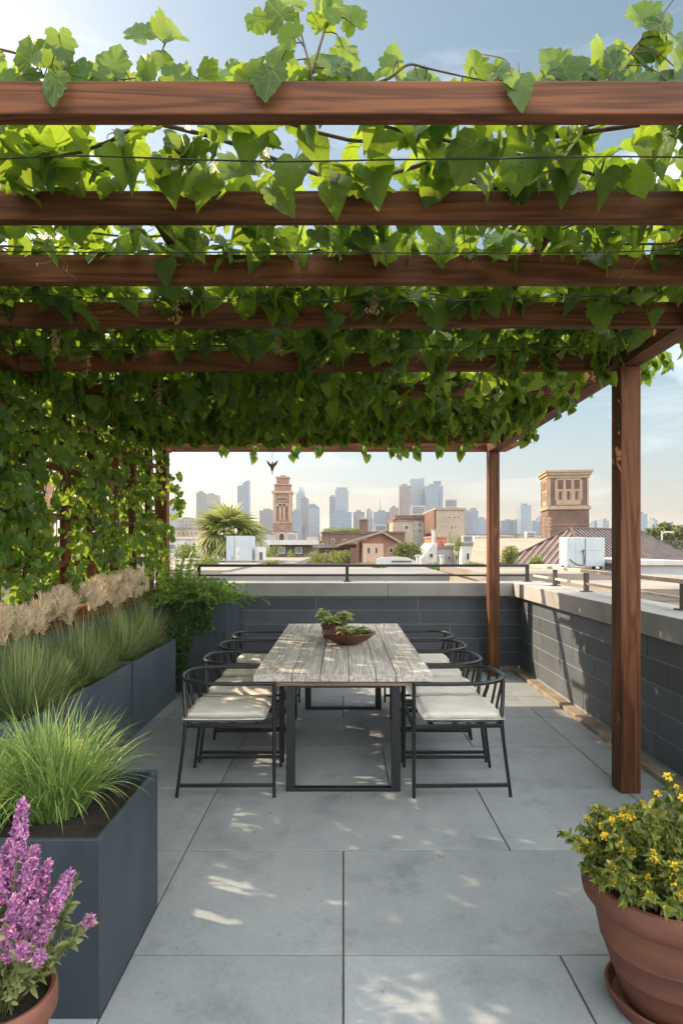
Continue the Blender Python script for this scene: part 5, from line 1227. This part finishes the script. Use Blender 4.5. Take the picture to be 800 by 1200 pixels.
# tan pitched roof right of the post
D_ = 40; ph = thing('tan_roofed_house', 'house with a broad tan gravel roof sloping towards us right of the far post', 'house', (at(600, 0, D_).x, D_ + 6, GZ)); a, b, c2, d2 = at(548, 664, D_), at(640, 664, D_), at(648, 631, D_ + 14), at(556, 631, D_ + 14)
mb = MB(); mb.add([a, b, c2, d2, a - Vector((0, 0, .25)), b - Vector((0, 0, .25)), c2 - Vector((0, 0, .25)), d2 - Vector((0, 0, .25))], [(0, 1, 2, 3), (7, 6, 5, 4), (0, 4, 5, 1), (1, 5, 6, 2), (2, 6, 7, 3), (3, 7, 4, 0)]); mb.build('roof', M_['roof_tan'], ph)
mb = MB(); mb.box(a.x + .4, b.x - .4, D_ + .5, D_ + 13, GZ, a.z - .3); mb.build('wall', M_['cream_wall'], ph); addbox(ph, 'ridge_trim', 556, 648, 630.2, 630.9, D_ + 14.05, .2, 'stone_trim')
# white wall with a rounded top
D_ = 34; ww = thing('garden_wall', 'white rounded garden wall low behind the rear railing', 'wall', (at(466, 0, D_).x, D_, GZ)); P = [at(442, 655, D_), at(448, 653, D_), at(466, 652.5, D_), at(478, 653.5, D_), at(486, 657, D_), at(489, 662, D_)]; k = len(P)
mb = MB(); top = [(p.x, p.z) for p in P]; ring = [(top[0][0], GZ)] + top + [(top[-1][0], GZ)]; k = len(ring); mb.add([(x, D_, z) for x, z in ring] + [(x, D_ + .4, z) for x, z in ring], [tuple(reversed(range(k))), tuple(range(k, 2 * k))] + [(i, (i + 1) % k, k + (i + 1) % k, k + i) for i in range(k)]); mb.build('wall', M_['white_paint'], ww)
addbox(ww, 'coping_band', 459, 482, 657, 658.4, D_ - .06, .05, 'roof_dark')
for j, px in enumerate((490, 518)):
    po_ = thing('gate_post', 'white square post low behind the rear railing, %s' % ('left one beside the rounded wall' if j == 0 else 'right one in front of the grey house'), 'post', (at(px, 0, 36).x, 36, GZ)); addbox(po_, 'shaft', px - 1.8, px + 1.8, 652, 760, 36, .4, 'white_paint'); addbox(po_, 'cap', px - 2.4, px + 2.4, 650.4, 651.9, 35.9, .6, 'trim_white')

# white cabinets on the cream roof
zc = EYE - (660 - HY) * 31 / FPX
cbx = thing('rooftop_cabinet', 'large white metal rooftop cabinet with a door in front of the palm', 'cabinet', (at(280, 0, 33).x, 34, zc)); D_ = 32.0
zt_ = at(0, 628, D_).z; xa, xb = at(265, 0, D_).x, at(295, 0, D_).x
mb = MB(); mb.box(xa, xb, D_, D_ + 1.3, zc + .001, zt_); mb.build('cabinet_body', M_['ac_white'], cbx, bevel=.015)
mb = MB(); mb.box(xa + .43, xa + .45, D_ - .008, D_ - .001, zc + .05, zt_ - .04); mb.build('seam', M_['roof_dark'], cbx)
mb = MB(); mb.box(xa + .47, xa + .70, D_ - .02, D_ - .001, zc + .12, zc + .80); o = mb.build('door', M_['white_paint'], cbx, bevel=.004)
mb = MB(); mb.box(xa + .64, xa + .67, D_ - .045, D_ - .021, zc + .42, zc + .52); mb.build('handle', M_['roof_dark'], o)
mb = MB(); mb.tube([(xa + .35, D_ - .03, zc + .01), (xa + .35, D_ - .03, zc + .3), (xa + .25, D_ - .03, zc + .34)], .018, 6); mb.build('pipe', M_['pipe_metal'], cbx)
cb2 = thing('rooftop_cabinet', 'small white rooftop unit right of the large white cabinet', 'cabinet', (at(303, 0, 32).x, 33, zc)); mb = MB(); mb.box(at(299, 0, 32).x, at(309, 0, 32).x, 32.2, 33, zc + .001, at(0, 641, 32).z); mb.build('cabinet_body', M_['white_paint'], cb2, bevel=.02)
mb = MB(); mb.box(at(303.5, 0, 32).x, at(307, 0, 32).x, 32.18, 32.199, zc + .12, zc + .55); mb.build('vent_opening', M_['roof_dark'], cb2)
rpx = thing('roof_pipes', 'thin pipes with bent ends running over the cream roof by the cabinets', 'pipes', (at(330, 0, 31.4).x, 31.4, zc)); mb = MB(); mb.tube([(at(258, 0, 31.4).x, 31.4, zc + .12), (at(336, 0, 31.4).x, 31.4, zc + .12), (at(339, 0, 31.4).x, 31.4, zc + .0)], .035, 6); mb.build('pipe', M_['pipe_metal'], rpx, smooth=True)
mb = MB(); mb.tube([(at(250, 0, 31.1).x, 31.1, zc + .05), (at(332, 0, 31.1).x, 31.1, zc + .05)], .03, 6); mb.build('pipe', M_['rail_metal'], rpx, smooth=True)

# fan palm
D_ = 36.0; pc = at(268, 627, D_); pl = thing('palm_tree', 'fan palm with yellow green fronds behind the white rooftop cabinet', 'palm', (pc.x, D_, GZ))
mb = MB(); mb.tube(spline([(pc.x, D_, GZ), (pc.x + .12, D_, -6), (pc.x, D_, pc.z - .1)], 8), [.26] * 8 + [.22] * 9, 12); mb.build('trunk', M_['bark'], pl, smooth=True)
def frond(seed, L_, droop):
    rg = np.random.default_rng(seed); V = []; F = []; r_ = []; n = 22; st = .55 * L_
    def add(a, b, c): k = len(V); V.extend([a, b, c]); F.append((k, k + 1, k + 2)); r_.extend([.5] * 3)
    for s in range(8): # petiole
        t0, t1 = s / 8 * st, (s + 1) / 8 * st; add((t0, -.02, 0), (t0, .02, 0), (t1, 0, .0)); add((t1, -.02, 0), (t0, 0, 0), (t1, .02, 0))
    for k in range(n):
        q = (k / (n - 1) - .5) * 3.9; l = L_ * (.66 + .12 * math.cos(q)) * rg.uniform(.92, 1.05); w_ = .085; rv = rg.random(); prev = None
        for s in range(6):
            t = s / 5; x = st + math.cos(q) * l * t; y = math.sin(q) * l * t; z = .10 * math.sin(k * 2.2) * t - droop * l * t ** 2.4; ww_ = w_ * (.35 + 1.0 * t if t < .62 else 1.0 * (1 - t) / .38 + .0) ; nx, ny = -math.sin(q), math.cos(q)
            cur = [(x - nx * ww_, y - ny * ww_, z), (x, y, z + ww_ * .5), (x + nx * ww_, y + ny * ww_, z)]
            if prev:
                for a_, b_ in ((0, 1), (1, 2)):
                    i = len(V); V.extend([prev[a_], prev[b_], cur[b_]]); F.append((i, i + 1, i + 2)); r_.extend([rv] * 3); i = len(V); V.extend([prev[a_], cur[b_], cur[a_]]); F.append((i, i + 1, i + 2)); r_.extend([rv] * 3)
            prev = cur
    o = np_mesh('frond', np.array(V), np.array(F), M_['palm_leaf'], None, rnd=r_); me = o.data; bpy.data.objects.remove(o); return me
FR = [frond(1, 1.75, .30), frond(2, 1.85, .45), frond(3, 1.65, .7)]
for k in range(34):
    f = bpy.data.objects.new('frond', FR[k % 3]); COL.objects.link(f); f.parent = pl; el = R(80) - R(125) * (k / 34) ** .8 + random.uniform(-.1, .1); q = k * 2.399
    d = Vector((math.cos(q) * math.cos(el), math.sin(q) * math.cos(el), math.sin(el))); zax = Vector((-d.x * d.z, -d.y * d.z, 1 - d.z * d.z)).normalized(); yax = zax.cross(d)
    f.matrix_local = Matrix.Translation((0, 0, pc.z - GZ - .05)) @ Matrix((d, yax, zax)).transposed().to_4x4() @ Matrix.Scale(random.uniform(.9, 1.1), 4)

# bushes and trees of the middle distance
def bsh(label, px0, px1, top, bot, D, m='bush_leaf', n=1500, cat='bush', name='bush', size=None, tr=True, lobes=10):
    a, b = at(px0, top, D), at(px1, bot, D); rx = (b.x - a.x) / 2 * 1.08; rz_ = (a.z - b.z) / 2
    return bush(name, label, cat, ((a.x + b.x) / 2, D, (a.z + b.z) / 2), (rx, rx * .8, rz_ * 1.1), n, size or (b.x - a.x) * .028 + .05, M_[m], trunk=tr, trunk_r=.12, z0=GZ, lobes=lobes)
bsh('round yellow green bush in front of the white roofed pavilion', 352, 388, 645, 668, 55)
bsh('round yellow green bush left of the gabled brick house', 388, 421, 643, 668, 52, n=1800)
bsh('dark green tree left of the white roofed pavilion behind the cabinet', 300, 330, 636, 664, 58)
bsh('small sunlit tree between the pavilion and the bushes', 334, 352, 640, 668, 60, n=900)
bsh('wide dense green hedge like tree right of the gabled house', 455, 500, 635, 662, 58, 'tree_leaf', n=3200, lobes=16)
bsh('narrow green tree between the grey house and the white house', 529, 543, 627, 664, 60, n=1600)
bsh('bushy tree low between the white house and the far right post', 536, 572, 655, 676, 40, n=1500)
bsh('small green tree behind the porch roof', 368, 378, 622, 640, 100, n=600)
bsh('wide tree crown at the left of the palm behind the corner planter', 196, 240, 634, 676, 44, n=2400, lobes=14)
bsh('bright bush under the palm beside the corner planter', 222, 262, 652, 690, 24, n=2600, lobes=14)
for j, (p0, p1, tp, bt_, D_, nn, lb) in enumerate(((754, 778, 618, 652, 120, 2200, 'leftmost of the trees right of the big front post'), (768, 796, 611, 652, 130, 3000, 'tall pointed dark tree among those at the right edge'), (786, 822, 614, 652, 118, 3000, 'broad tree at the right edge of the view'), (815, 850, 616, 652, 125, 1500, 'tree just beyond the right edge'), (744, 764, 624, 652, 150, 1500, 'low tree behind the hip roof beside the big front post'))):
    if p0 > 805: continue
    bsh(lb, p0, p1, tp, bt_, D_, 'tree_leaf', n=nn, name='tree', cat='tree', lobes=14, size=.6)

# hip roofed building on the right
hb = thing('hip_roofed_building', 'building with a brown ribbed metal hip roof and cream walls on the right', 'building', (15, 41, GZ))
Lc, Fc = Vector((10.2, 40, .38)), Vector((14, 35, .38)); ux = Vector((.796, .605, 0)); Rc = Fc + ux * 15; Bc = Lc + ux * 15
P1 = (Lc + Fc) / 2 + ux * 3.2; P2 = (Rc + Bc) / 2 - ux * 3.2; P1.z = P2.z = 2.68
def face_ribs(a, b, c_, d_, name):
    """one roof plane a-b at the eave, d-c at the ridge"""
    nrm = (b - a).cross(d_ - a).normalized()
    if nrm.z < 0: nrm = -nrm
    mb = MB(); P = [a, b, c_, d_] if (c_ - d_).length > .01 else [a, b, c_]; k = len(P)
    mb.add(P + [p - Vector((0, 0, .18)) for p in P], [tuple(range(k)), tuple(reversed(range(k, 2 * k)))] + [(i, (i + 1) % k, k + (i + 1) % k, k + i) for i in range(k)]); o = mb.build(name, M_['roof_tile'], hb)
    e = (b - a); l = e.length; e.normalize(); upv = nrm.cross(e).normalized(); upv = upv if upv.z > 0 else -upv
    mb = MB(); s = .3
    # ribs run straight up the slope from the eave until they meet a hip or the ridge
    pd, pc_ = (d_ - a).dot(e), (c_ - a).dot(e); H = (d_ - a).dot(upv)
    while s < l:
        h = H * min(1, s / max(pd, .01)) if s < pd else (H if s < pc_ else H * (l - s) / max(l - pc_, .01))
        if h > .25: mb.bar(a + e * s + nrm * .035, a + e * s + upv * (h - .04) + nrm * .035, .11, .07, up=tuple(nrm))
        s += .46
    mb.build('standing_seams', M_['roof_rib'], o)
face_ribs(Lc, Fc, P1, P1, 'roof_slope'); face_ribs(Fc, Rc, P2, P1, 'roof_slope'); face_ribs(Rc, Bc, P2, P2, 'roof_slope'); face_ribs(Bc, Lc, P1, P2, 'roof_slope')
mb = MB()
for p, q in ((Lc, P1), (Fc, P1), (P1, P2), (Rc, P2), (Bc, P2)): mb.bar(p + Vector((0, 0, .06)), q + Vector((0, 0, .06)), .22, .1)
mb.build('ridge_caps', M_['roof_tile'], hb)
vy = Vector((.605, -.796, 0)); i1 = .45
w0, w1, w2, w3 = Lc + vy * i1 + ux * i1, Fc - vy * i1 + ux * i1, Rc - vy * i1 - ux * i1, Bc + vy * i1 - ux * i1
mb = MB(); mb.prism([(p.x, p.y) for p in (w0, w1, w2, w3)], GZ, .195); mb.build('wall', M_['cream_wall'], hb)
mb = MB()
for p, q in ((Lc, Fc), (Fc, Rc), (Rc, Bc)): mb.bar(p + Vector((0, 0, -.30)), q + Vector((0, 0, -.30)), .14, .22)
mb.build('fascia', M_['trim_white'], hb)
for p, q, n, lb in ((w0, w1, 4, 'l'), (w1, w2, 9, 'r')):
    e = (q - p); l = e.length; e.normalize(); nn = Vector((e.y, -e.x, 0))
    for k in range(n):
        s = l * (k + .5) / n; cc = p + e * s + nn * .02; f = MB(); f.bar(cc - e * .42 + Vector((0, 0, -1.25)), cc + e * .42 + Vector((0, 0, -1.25)), .06, 1.15); o = f.build('window', M_['trim_white'], hb)
        g_ = MB(); g_.bar(cc - e * .33 + nn * .02 + Vector((0, 0, -1.25)), cc + e * .33 + nn * .02 + Vector((0, 0, -1.25)), .06, .97); g_.build('pane', M_['glass_dark'], o)

# right hand middle distance
block('grey_annex', 'pale grey flat walled annex with a small dark window right of the big front post', 'building', 745, 803, 657, 22, 6, 'grey_wall', roof='trim_white', cap=.16, ov=.12, wins=[(769, 675, 7, 5)])
block('terrace_house', 'low cream wall and roof terrace behind the right railing', 'building', 575, 720, 672, 16.5, 8, 'cream_wall', roof='roof_cream', ov=.1, wins=[(640, 685, 9, 9)])
block('low_cream_building', 'low cream building behind the right railing at the right edge', 'building', 722, 980, 690, 13, 7, 'cream_wall', roof='roof_cream', ov=.05)
bs = block('slatted_shed', 'long beige boarded shed with brown posts seen between the right railing bars', 'shed', 612, 712, 664, 26, 3, 'tan_wall', roof='trim_white', cap=.12)
for k in range(8): addbox(bs, 'board_post', 614 + 13 * k, 616.5 + 13 * k, 668, 700, 25.93, .06, 'rail_metal')
block('terrace_block', 'white roofed block with a dark roof railing at the right edge', 'building', 776, 860, 645, 70, 10, 'white_paint', roof='trim_white', wins=[(790, 652, 4, 5)])
rl = thing('roof_railing', 'dark slatted railing on the white roofed block at the right edge', 'railing', (at(800, 0, 70.3).x, 70.3, at(0, 645, 70.3).z)); mb = MB(); za = at(0, 644.8, 70).z
for k in range(24): x = at(777 + 3.4 * k, 0, 70.3).x; mb.box(x - .05, x + .05, 70.28, 70.34, za, za + 1.05)
mb.build('balusters', M_['rail_metal'], rl); mb = MB(); mb.box(at(776, 0, 70).x, at(859, 0, 70).x, 70.26, 70.36, za + 1.051, za + 1.13); mb.build('top_rail', M_['rail_metal'], rl)
cp = thing('flue_pipe', 'thin pale flue pipe with a bend standing left of the roof railing', 'pipe', (at(775, 0, 66).x, 66, GZ)); mb = MB(); mb.tube(spline([(at(775, 0, 66).x, 66, GZ), (at(775, 0, 66).x, 66, at(0, 640, 66).z), (at(776, 0, 66).x, 66, at(0, 625, 66).z), (at(789, 0, 66).x, 66, at(0, 624, 66).z)], 4), .09, 8); mb.build('pipe', M_['trim_white'], cp, smooth=True)
sb = block('pink_stair_head', 'small pink and white rooftop stair head behind the hip roof', 'rooftop box', 749, 762, 632, 52, 3, 'pink_wall', roof='trim_white', cap=.15, wins=[(754, 637, 5, 4)], frame='brown_wall')

# windcatcher style brick tower
D_ = 62.0; u = D_ / FPX; c = at(669, 640, D_); wc = thing('windcatcher_tower', 'square brick tower with arched niches and a stone cornice on the right', 'tower', (c.x, D_ + 2, GZ)); rot = R(8)
HW = 25.5 * u / (math.cos(rot) + math.sin(rot)) * 1.02
def wb(name, hw, y0, y1, m, gap=.002):
    mb = MB(); mb.box(c.x - hw, c.x + hw, D_ + 2 - hw, D_ + 2 + hw, (EYE - (y1 - HY) * u) if y1 < 900 else GZ, EYE - (y0 - HY) * u - gap, rz=-rot, c=(c.x, D_ + 2)); return mb.build(name, M_[m], wc)
wb('lower_shaft', HW, 597, 999, 'brick_brown'); wb('ledge', HW + .16, 594, 597, 'stone_trim'); wb('ledge', HW + .10, 592.5, 594, 'stone_trim'); wb('ledge', HW + .05, 614, 615.2, 'brick_red')
wb('upper_shaft', HW - .04, 560, 592.5, 'brick_brown'); wb('cornice', HW + .06, 556.5, 560, 'stone_trim'); wb('cornice', HW + .22, 553.5, 556.5, 'stone_trim'); wb('cornice', HW + .34, 551, 553.5, 'stone_trim'); wb('roof_block', HW - .5, 550, 551, 'roof_grey')
def rotp(x, y, z): # local tower coordinates -> world
    ca, sa = math.cos(-rot), math.sin(-rot); return (c.x + x * ca - y * sa, D_ + 2 + x * sa + y * ca, z)
def lbox(mb, x0, x1, y0, y1, z0, z1):
    vs = [rotp(x, y, z) for x in (x0, x1) for y in (y0, y1) for z in (z0, z1)]; mb.add(vs, [(0, 1, 3, 2), (4, 6, 7, 5), (0, 4, 5, 1), (2, 3, 7, 6), (0, 2, 6, 4), (1, 5, 7, 3)])
Y = lambda py: EYE - (py - HY) * u
hw = HW - .04
for face in (0, 1):
    def L4(mb, a0, a1, d0, d1, z0, z1): lbox(mb, a0, a1, -hw - d1, -hw - d0, z0, z1) if face == 0 else lbox(mb, -hw - d1, -hw - d0, a0, a1, z0, z1)
    mb = MB(); L4(mb, -hw, -hw + .18, .003, .07, Y(592), Y(560.5)); L4(mb, hw - .18, hw, .003, .07, Y(592), Y(560.5)); L4(mb, -hw + .75, hw - .75, .003, .06, Y(591.5), Y(586.5)); L4(mb, -hw + .75, hw - .75, .003, .06, Y(562.5), Y(560.5))
    xs = [(-hw + .75) + (2 * hw - 1.5) * k / 3 for k in range(4)]
    for x in xs: L4(mb, x - .13, x + .13, .003, .0605, Y(586.4), Y(562.6))
    mb.build('stone_panel', M_['stone_trim'], wc)
    for a0, a1 in zip(xs[:-1], xs[1:]):
        m0 = (a0 + a1) / 2; wdt = (a1 - a0) / 2 - .13
        mb = MB(); L4(mb, m0 - wdt, m0 + wdt, .003, .05, Y(575.3), Y(573)); L4(mb, m0 - wdt, m0 + wdt, .003, .02, Y(586.4), Y(575.4)); n_ = mb.build('niche', M_['stone_trim'], wc)
        mb = MB()
        for (za_, zb_) in ((585.5, 577), (572.5, 566.3)):
            k = 8; r_ = wdt * .55; pts = [(m0 - r_, Y(za_)), (m0 + r_, Y(za_))] + [(m0 + r_ * math.cos(PI * i / k), Y(zb_) + r_ * math.sin(PI * i / k)) for i in range(k + 1)]
            q_ = len(pts)
            def pt(a_, d_, z_): return rotp(a_, -hw - d_, z_) if face == 0 else rotp(-hw - d_, a_, z_)
            mb.add([pt(a_, .028, z_) for a_, z_ in pts] + [pt(a_, .022, z_) for a_, z_ in pts], [tuple(range(q_)), tuple(reversed(range(q_, 2 * q_)))] + [(i, (i + 1) % q_, q_ + (i + 1) % q_, q_ + i) for i in range(q_)])
        mb.build('arched_opening', M_['brown_wall'], n_)
# small fire stair left of the brick tower
fs = thing('roof_stair', 'small cream metal stair frame beside the foot of the brick windcatcher', 'stair', (at(640, 0, 58).x, 58, GZ)); mb = MB()
for px in (637.5, 643.5): x = at(px, 0, 58).x; mb.box(x - .06, x + .06, 58, 58.12, GZ, at(0, 606, 58).z)
for py in (608, 612, 616, 620): z = at(0, py, 58).z; mb.box(at(636, 0, 58).x, at(646, 0, 58).x, 57.9, 57.998, z - .05, z + .05)
mb.build('stair_frame', M_['stone_trim'], fs)

# air conditioning box on its own low roof
block('low_roof', 'dark flat roof carrying the big white air conditioning box', 'building', 655, 724, 668.5, 23, 5, 'roof_dark', roof='roof_dark', ov=.05)
D_ = 24.0; zb_ = EYE - (668.5 - HY) * 23 / FPX; ac = thing('air_conditioner', 'big white two panel air conditioning box on feet in front of the hip roof', 'air conditioner', (at(686, 0, D_).x, D_ + .5, zb_)); xa, xb = at(664, 0, D_).x, at(708, 0, D_).x; z0_, z1_ = zb_ + .12, at(0, 629.5, D_).z
xm = xa + (xb - xa) * .48
mb = MB(); mb.box(xa, xm - .006, D_, D_ + .9, z0_, z1_); mb.build('casing', M_['ac_white'], ac, bevel=.03); mb = MB(); mb.box(xm + .006, xb, D_ - .02, D_ + .9, z0_ - .01, z1_ - .015); mb.build('casing', M_['ac_white'], ac, bevel=.03)
mb = MB(); mb.box(xm - .02, xm + .02, D_ + .02, D_ + .85, z0_, z1_ - .03); mb.build('seam', M_['roof_dark'], ac)
mb = MB(); mb.box(xa + .33, xa + .345, D_ - .004, D_ - .0005, z0_ + .05, z1_ - .05); mb.build('panel_joint', M_['grey_wall'], ac)
mb = MB(); mb.box(xm + .12, xb - .15, D_ - .028, D_ - .0205, z0_ + .62, z0_ + .64); mb.build('panel_joint', M_['grey_wall'], ac)
mb = MB(); mb.tube(spline([(xm - .09, D_ - .04, z1_ - .55), (xm - .06, D_ - .04, z1_ - .8), (xm - .09, D_ - .04, z0_ + .05), (xm - .4, D_ - .03, z0_ + .12), (xa + .1, D_ - .03, z0_ + .28)], 5), .016, 6); mb.tube([(xm - .12, D_ - .05, z1_ - .56), (xm - .05, D_ - .05, z1_ - .5)], .035, 8); mb.build('pipe', M_['rail_metal'], ac, smooth=True)
for x in (xa + .1, xb - .1):
    for y in (D_ + .1, D_ + .8): mb = MB(); mb.box(x - .05, x + .05, y - .05, y + .05, zb_ + .001, z0_ - .012); mb.build('foot', M_['roof_dark'], ac)

# neighbours glimpsed through the trellis on the left
lh = thing('terracotta_roofed_house', 'neighbouring house with an orange tiled roof glimpsed through the trellis', 'house', (-13, 14, GZ)); mb = MB(); mb.box(-18, -9.5, 8, 20, GZ, .6); mb.build('wall', M_['cream_wall'], lh)
mb = MB(); mb.add([(-18.4, 7.6, .602), (-9.1, 7.6, .602), (-9.1, 20.4, .602), (-18.4, 20.4, .602), (-13.7, 10.5, 2.3), (-13.7, 17.5, 2.3)], [(0, 1, 4), (1, 2, 5, 4), (2, 3, 5), (3, 0, 4, 5), (3, 2, 1, 0)]); mb.build('roof', M_['orange_wall'], lh)
for y in (10, 13, 16): mb = MB(); mb.box(-9.499, -9.44, y - .5, y + .5, -1.6, -.2); o = mb.build('window', M_['trim_white'], lh); mb = MB(); mb.box(-9.437, -9.43, y - .42, y + .42, -1.52, -.28); mb.build('pane', M_['glass_dark'], o)
l2 = thing('brick_house', 'tall red brick house glimpsed through the upper trellis on the left', 'house', (-22, 30, GZ)); mb = MB(); mb.box(-28, -17, 24, 36, GZ, 5.5); mb.build('wall', M_['brick_red'], l2); mb = MB(); mb.box(-28.3, -16.7, 23.7, 36.3, 5.502, 5.9); mb.build('roof', M_['trim_white'], l2)
for y in (26, 30, 34):
    for z in (0, 3.2): mb = MB(); mb.box(-16.999, -16.93, y - .8, y + .8, z, z + 1.6); o = mb.build('window', M_['trim_white'], l2); mb = MB(); mb.box(-16.928, -16.92, y - .68, y + .68, z + .1, z + 1.5); mb.build('pane', M_['glass_blue'], o)
block('flat_roofed_building', 'low pale building seen low through the near end of the trellis', 'building', -420, 60, 668, 12, 7, 'cream_wall', roof='roof_cream')

# more roofs, trees and rooftop gear in the middle distance
for lab, p0, p1, tp, bt_, D_, nn in (('round bush low beyond the rear railing, right of the palm', 306, 336, 655, 676, 26, 1500), ('spreading bush between the rear railing and the white rounded wall', 430, 458, 661, 680, 24, 1500),
    ('green tree among the roofs behind the right parapet corner', 584, 612, 640, 668, 34, 2000), ('yellow green bush at the foot of the tan roofed house', 618, 640, 650, 672, 30, 1400)): bsh(lab, p0, p1, tp, bt_, D_, n=nn)
for lab, p0, p1, tp, D_, dp, wl, rf, wn in (
    ('small red roofed house between the pavilion and the warehouse', 362, 378, 634, 100, 9, 'pink_wall', 'brown_wall', [(370, 642, 3, 4)]),
    ('low grey block left of the ornate tower behind the palm', 286, 314, 624, 150, 14, 'grey_wall', 'roof_grey', [(292 + 6 * k, 631, 2.4, 3) for k in range(4)]),
    ('sand coloured block with a row of windows left of the palm', 205, 236, 619, 170, 16, 'tan_wall', 'roof_grey', [(210 + 5 * k, 625, 2, 2.6) for k in range(5)]),
    ('low brown block beyond the warehouse, right of the masted tower', 440, 470, 615, 210, 18, 'brown_wall', 'roof_dark', [(446 + 6 * k, 620, 2, 2) for k in range(4)]),
    ('long low grey block behind the far right post', 545, 640, 626, 190, 18, 'grey_wall', 'roof_grey', [(590 + 8 * k, 630, 3, 2) for k in range(6)]),
    ('low dark roofed shed directly beyond the rear railing', 330, 440, 664, 27, 4, 'roof_dark', 'roof_dark', [(350, 670, 6, 3)]),
    ('narrow brick house seen right of the pink stair head', 765, 778, 640, 90, 8, 'brick_red', 'roof_tan', [(770, 647, 3, 4)])):
    block('low_building', lab, 'building', p0, p1, tp, D_, dp, wl, roof=rf, wins=wn)
for lab, p0, p1, tp, bt_, D_, m2, nn in (
    ('small round tree left of the ornate brick tower', 296, 316, 616, 640, 130, 'bush_leaf', 900), ('thin tree in front of the warehouse left end', 372, 386, 630, 660, 95, 'bush_leaf', 800),
    ('dark tree left of the gabled house roof', 398, 412, 628, 655, 88, 'tree_leaf', 900), ('tree between the orange house and the tan block', 522, 534, 618, 655, 105, 'bush_leaf', 900),
    ('low bush beyond the rear railing under the gabled house', 414, 446, 656, 676, 40, 'bush_leaf', 1400), ('low dark bush left of the rear railing post', 356, 398, 659, 678, 36, 'tree_leaf', 1600),
    ('bush beyond the rear railing below the white posts', 494, 530, 658, 678, 34, 'bush_leaf', 1500), ('tree at the left end of the long grey block', 572, 596, 620, 645, 140, 'tree_leaf', 900),
    ('tree standing left of the masted tower foot', 598, 612, 618, 642, 110, 'bush_leaf', 700), ('tall tree left of the palm behind the white block', 206, 222, 612, 640, 120, 'tree_leaf', 900)):
    bsh(lab, p0, p1, tp, bt_, D_, m2, n=nn, name='tree', cat='tree')
for j, (px, py, D_, w_, h_, lab) in enumerate(((342, 632.5, 96, 1.6, 1.0, 'small vent box on the white roof of the pavilion'), (392, 622.5, 124, 1.8, 1.1, 'left grey vent box on the warehouse roof'), (446, 622.5, 124, 2.4, 1.3, 'right grey vent box on the warehouse roof'),
    (490, 603.5, 172, 4.0, 2.6, 'grey plant box on the white panelled building'), (528, 594.5, 150, 3.0, 2.0, 'grey plant box on the tan office block'), (548, 635.5, 65, 1.0, .7, 'small vent box on the white cubic house'), (590, 636.5, 84, 1.6, 1.1, 'grey vent box on the tan flat roof right of the far post'), (622, 636.5, 84, 1.2, 1.6, 'taller vent box on the tan flat roof near the brick tower'))):
    q = at(px, py, D_); v = thing('vent_box', lab, 'vent box', (q.x, q.y, q.z)); mb = MB(); mb.box(q.x - w_ / 2, q.x + w_ / 2, D_, D_ + 1.2, q.z + .001, q.z + h_); mb.build('casing', M_['grey_wall'], v, bevel=.03)
    mb = MB()
    for k in range(4): mb.box(q.x - w_ * .4, q.x + w_ * .4, D_ - .03, D_ - .002, q.z + h_ * (.2 + .18 * k), q.z + h_ * (.27 + .18 * k))
    mb.build('louvre', M_['roof_dark'], v)
for px, py0, D_, h_, lab in ((356, 633, 95, 2.2, 'thin aerial on the pavilion roof'), (470, 603, 170, 5, 'thin aerial on the left end of the white panelled building'), (515, 595, 148, 4, 'thin aerial on the tan office block'), (436, 622.5, 122, 2.6, 'thin aerial on the warehouse roof')):
    q = at(px, py0, D_); v = thing('aerial', lab, 'aerial', (q.x, q.y, q.z)); mb = MB(); mb.tube([(q.x, D_, q.z), (q.x, D_, q.z + h_)], .05, 5); mb.build('pole', M_['rail_metal'], v)
    mb = MB()
    for k in range(3): mb.bar((q.x - h_ * .16, D_ - .06, q.z + h_ * (.7 + .12 * k)), (q.x + h_ * .16, D_ - .06, q.z + h_ * (.7 + .12 * k)), .03, .03)
    mb.build('crossbars', M_['rail_metal'], v)

GROUPS = {'skyscraper': 'towers of the far skyline', 'tree': 'trees among the rooftops', 'bush': 'bushes beyond the rear railing', 'vent_box': 'vent boxes on the rooftops', 'aerial': 'aerials on the rooftops',
          'low_building': 'low buildings of the middle distance', 'flat_roofed_building': 'low buildings of the middle distance', 'parapet_wall': 'parapet walls of the terrace', 'planter_box': 'planter boxes along the left side',
          'ribbon_grass': 'bright grass clumps in the near planter', 'gate_post': 'white posts behind the rear railing', 'rooftop_cabinet': 'white cabinets on the cream roof'}
for o in list(SC.objects):
    k = o.name.split('.')[0]
    if o.parent is None and k in GROUPS and 'group' not in o: o['group'] = GROUPS[k]
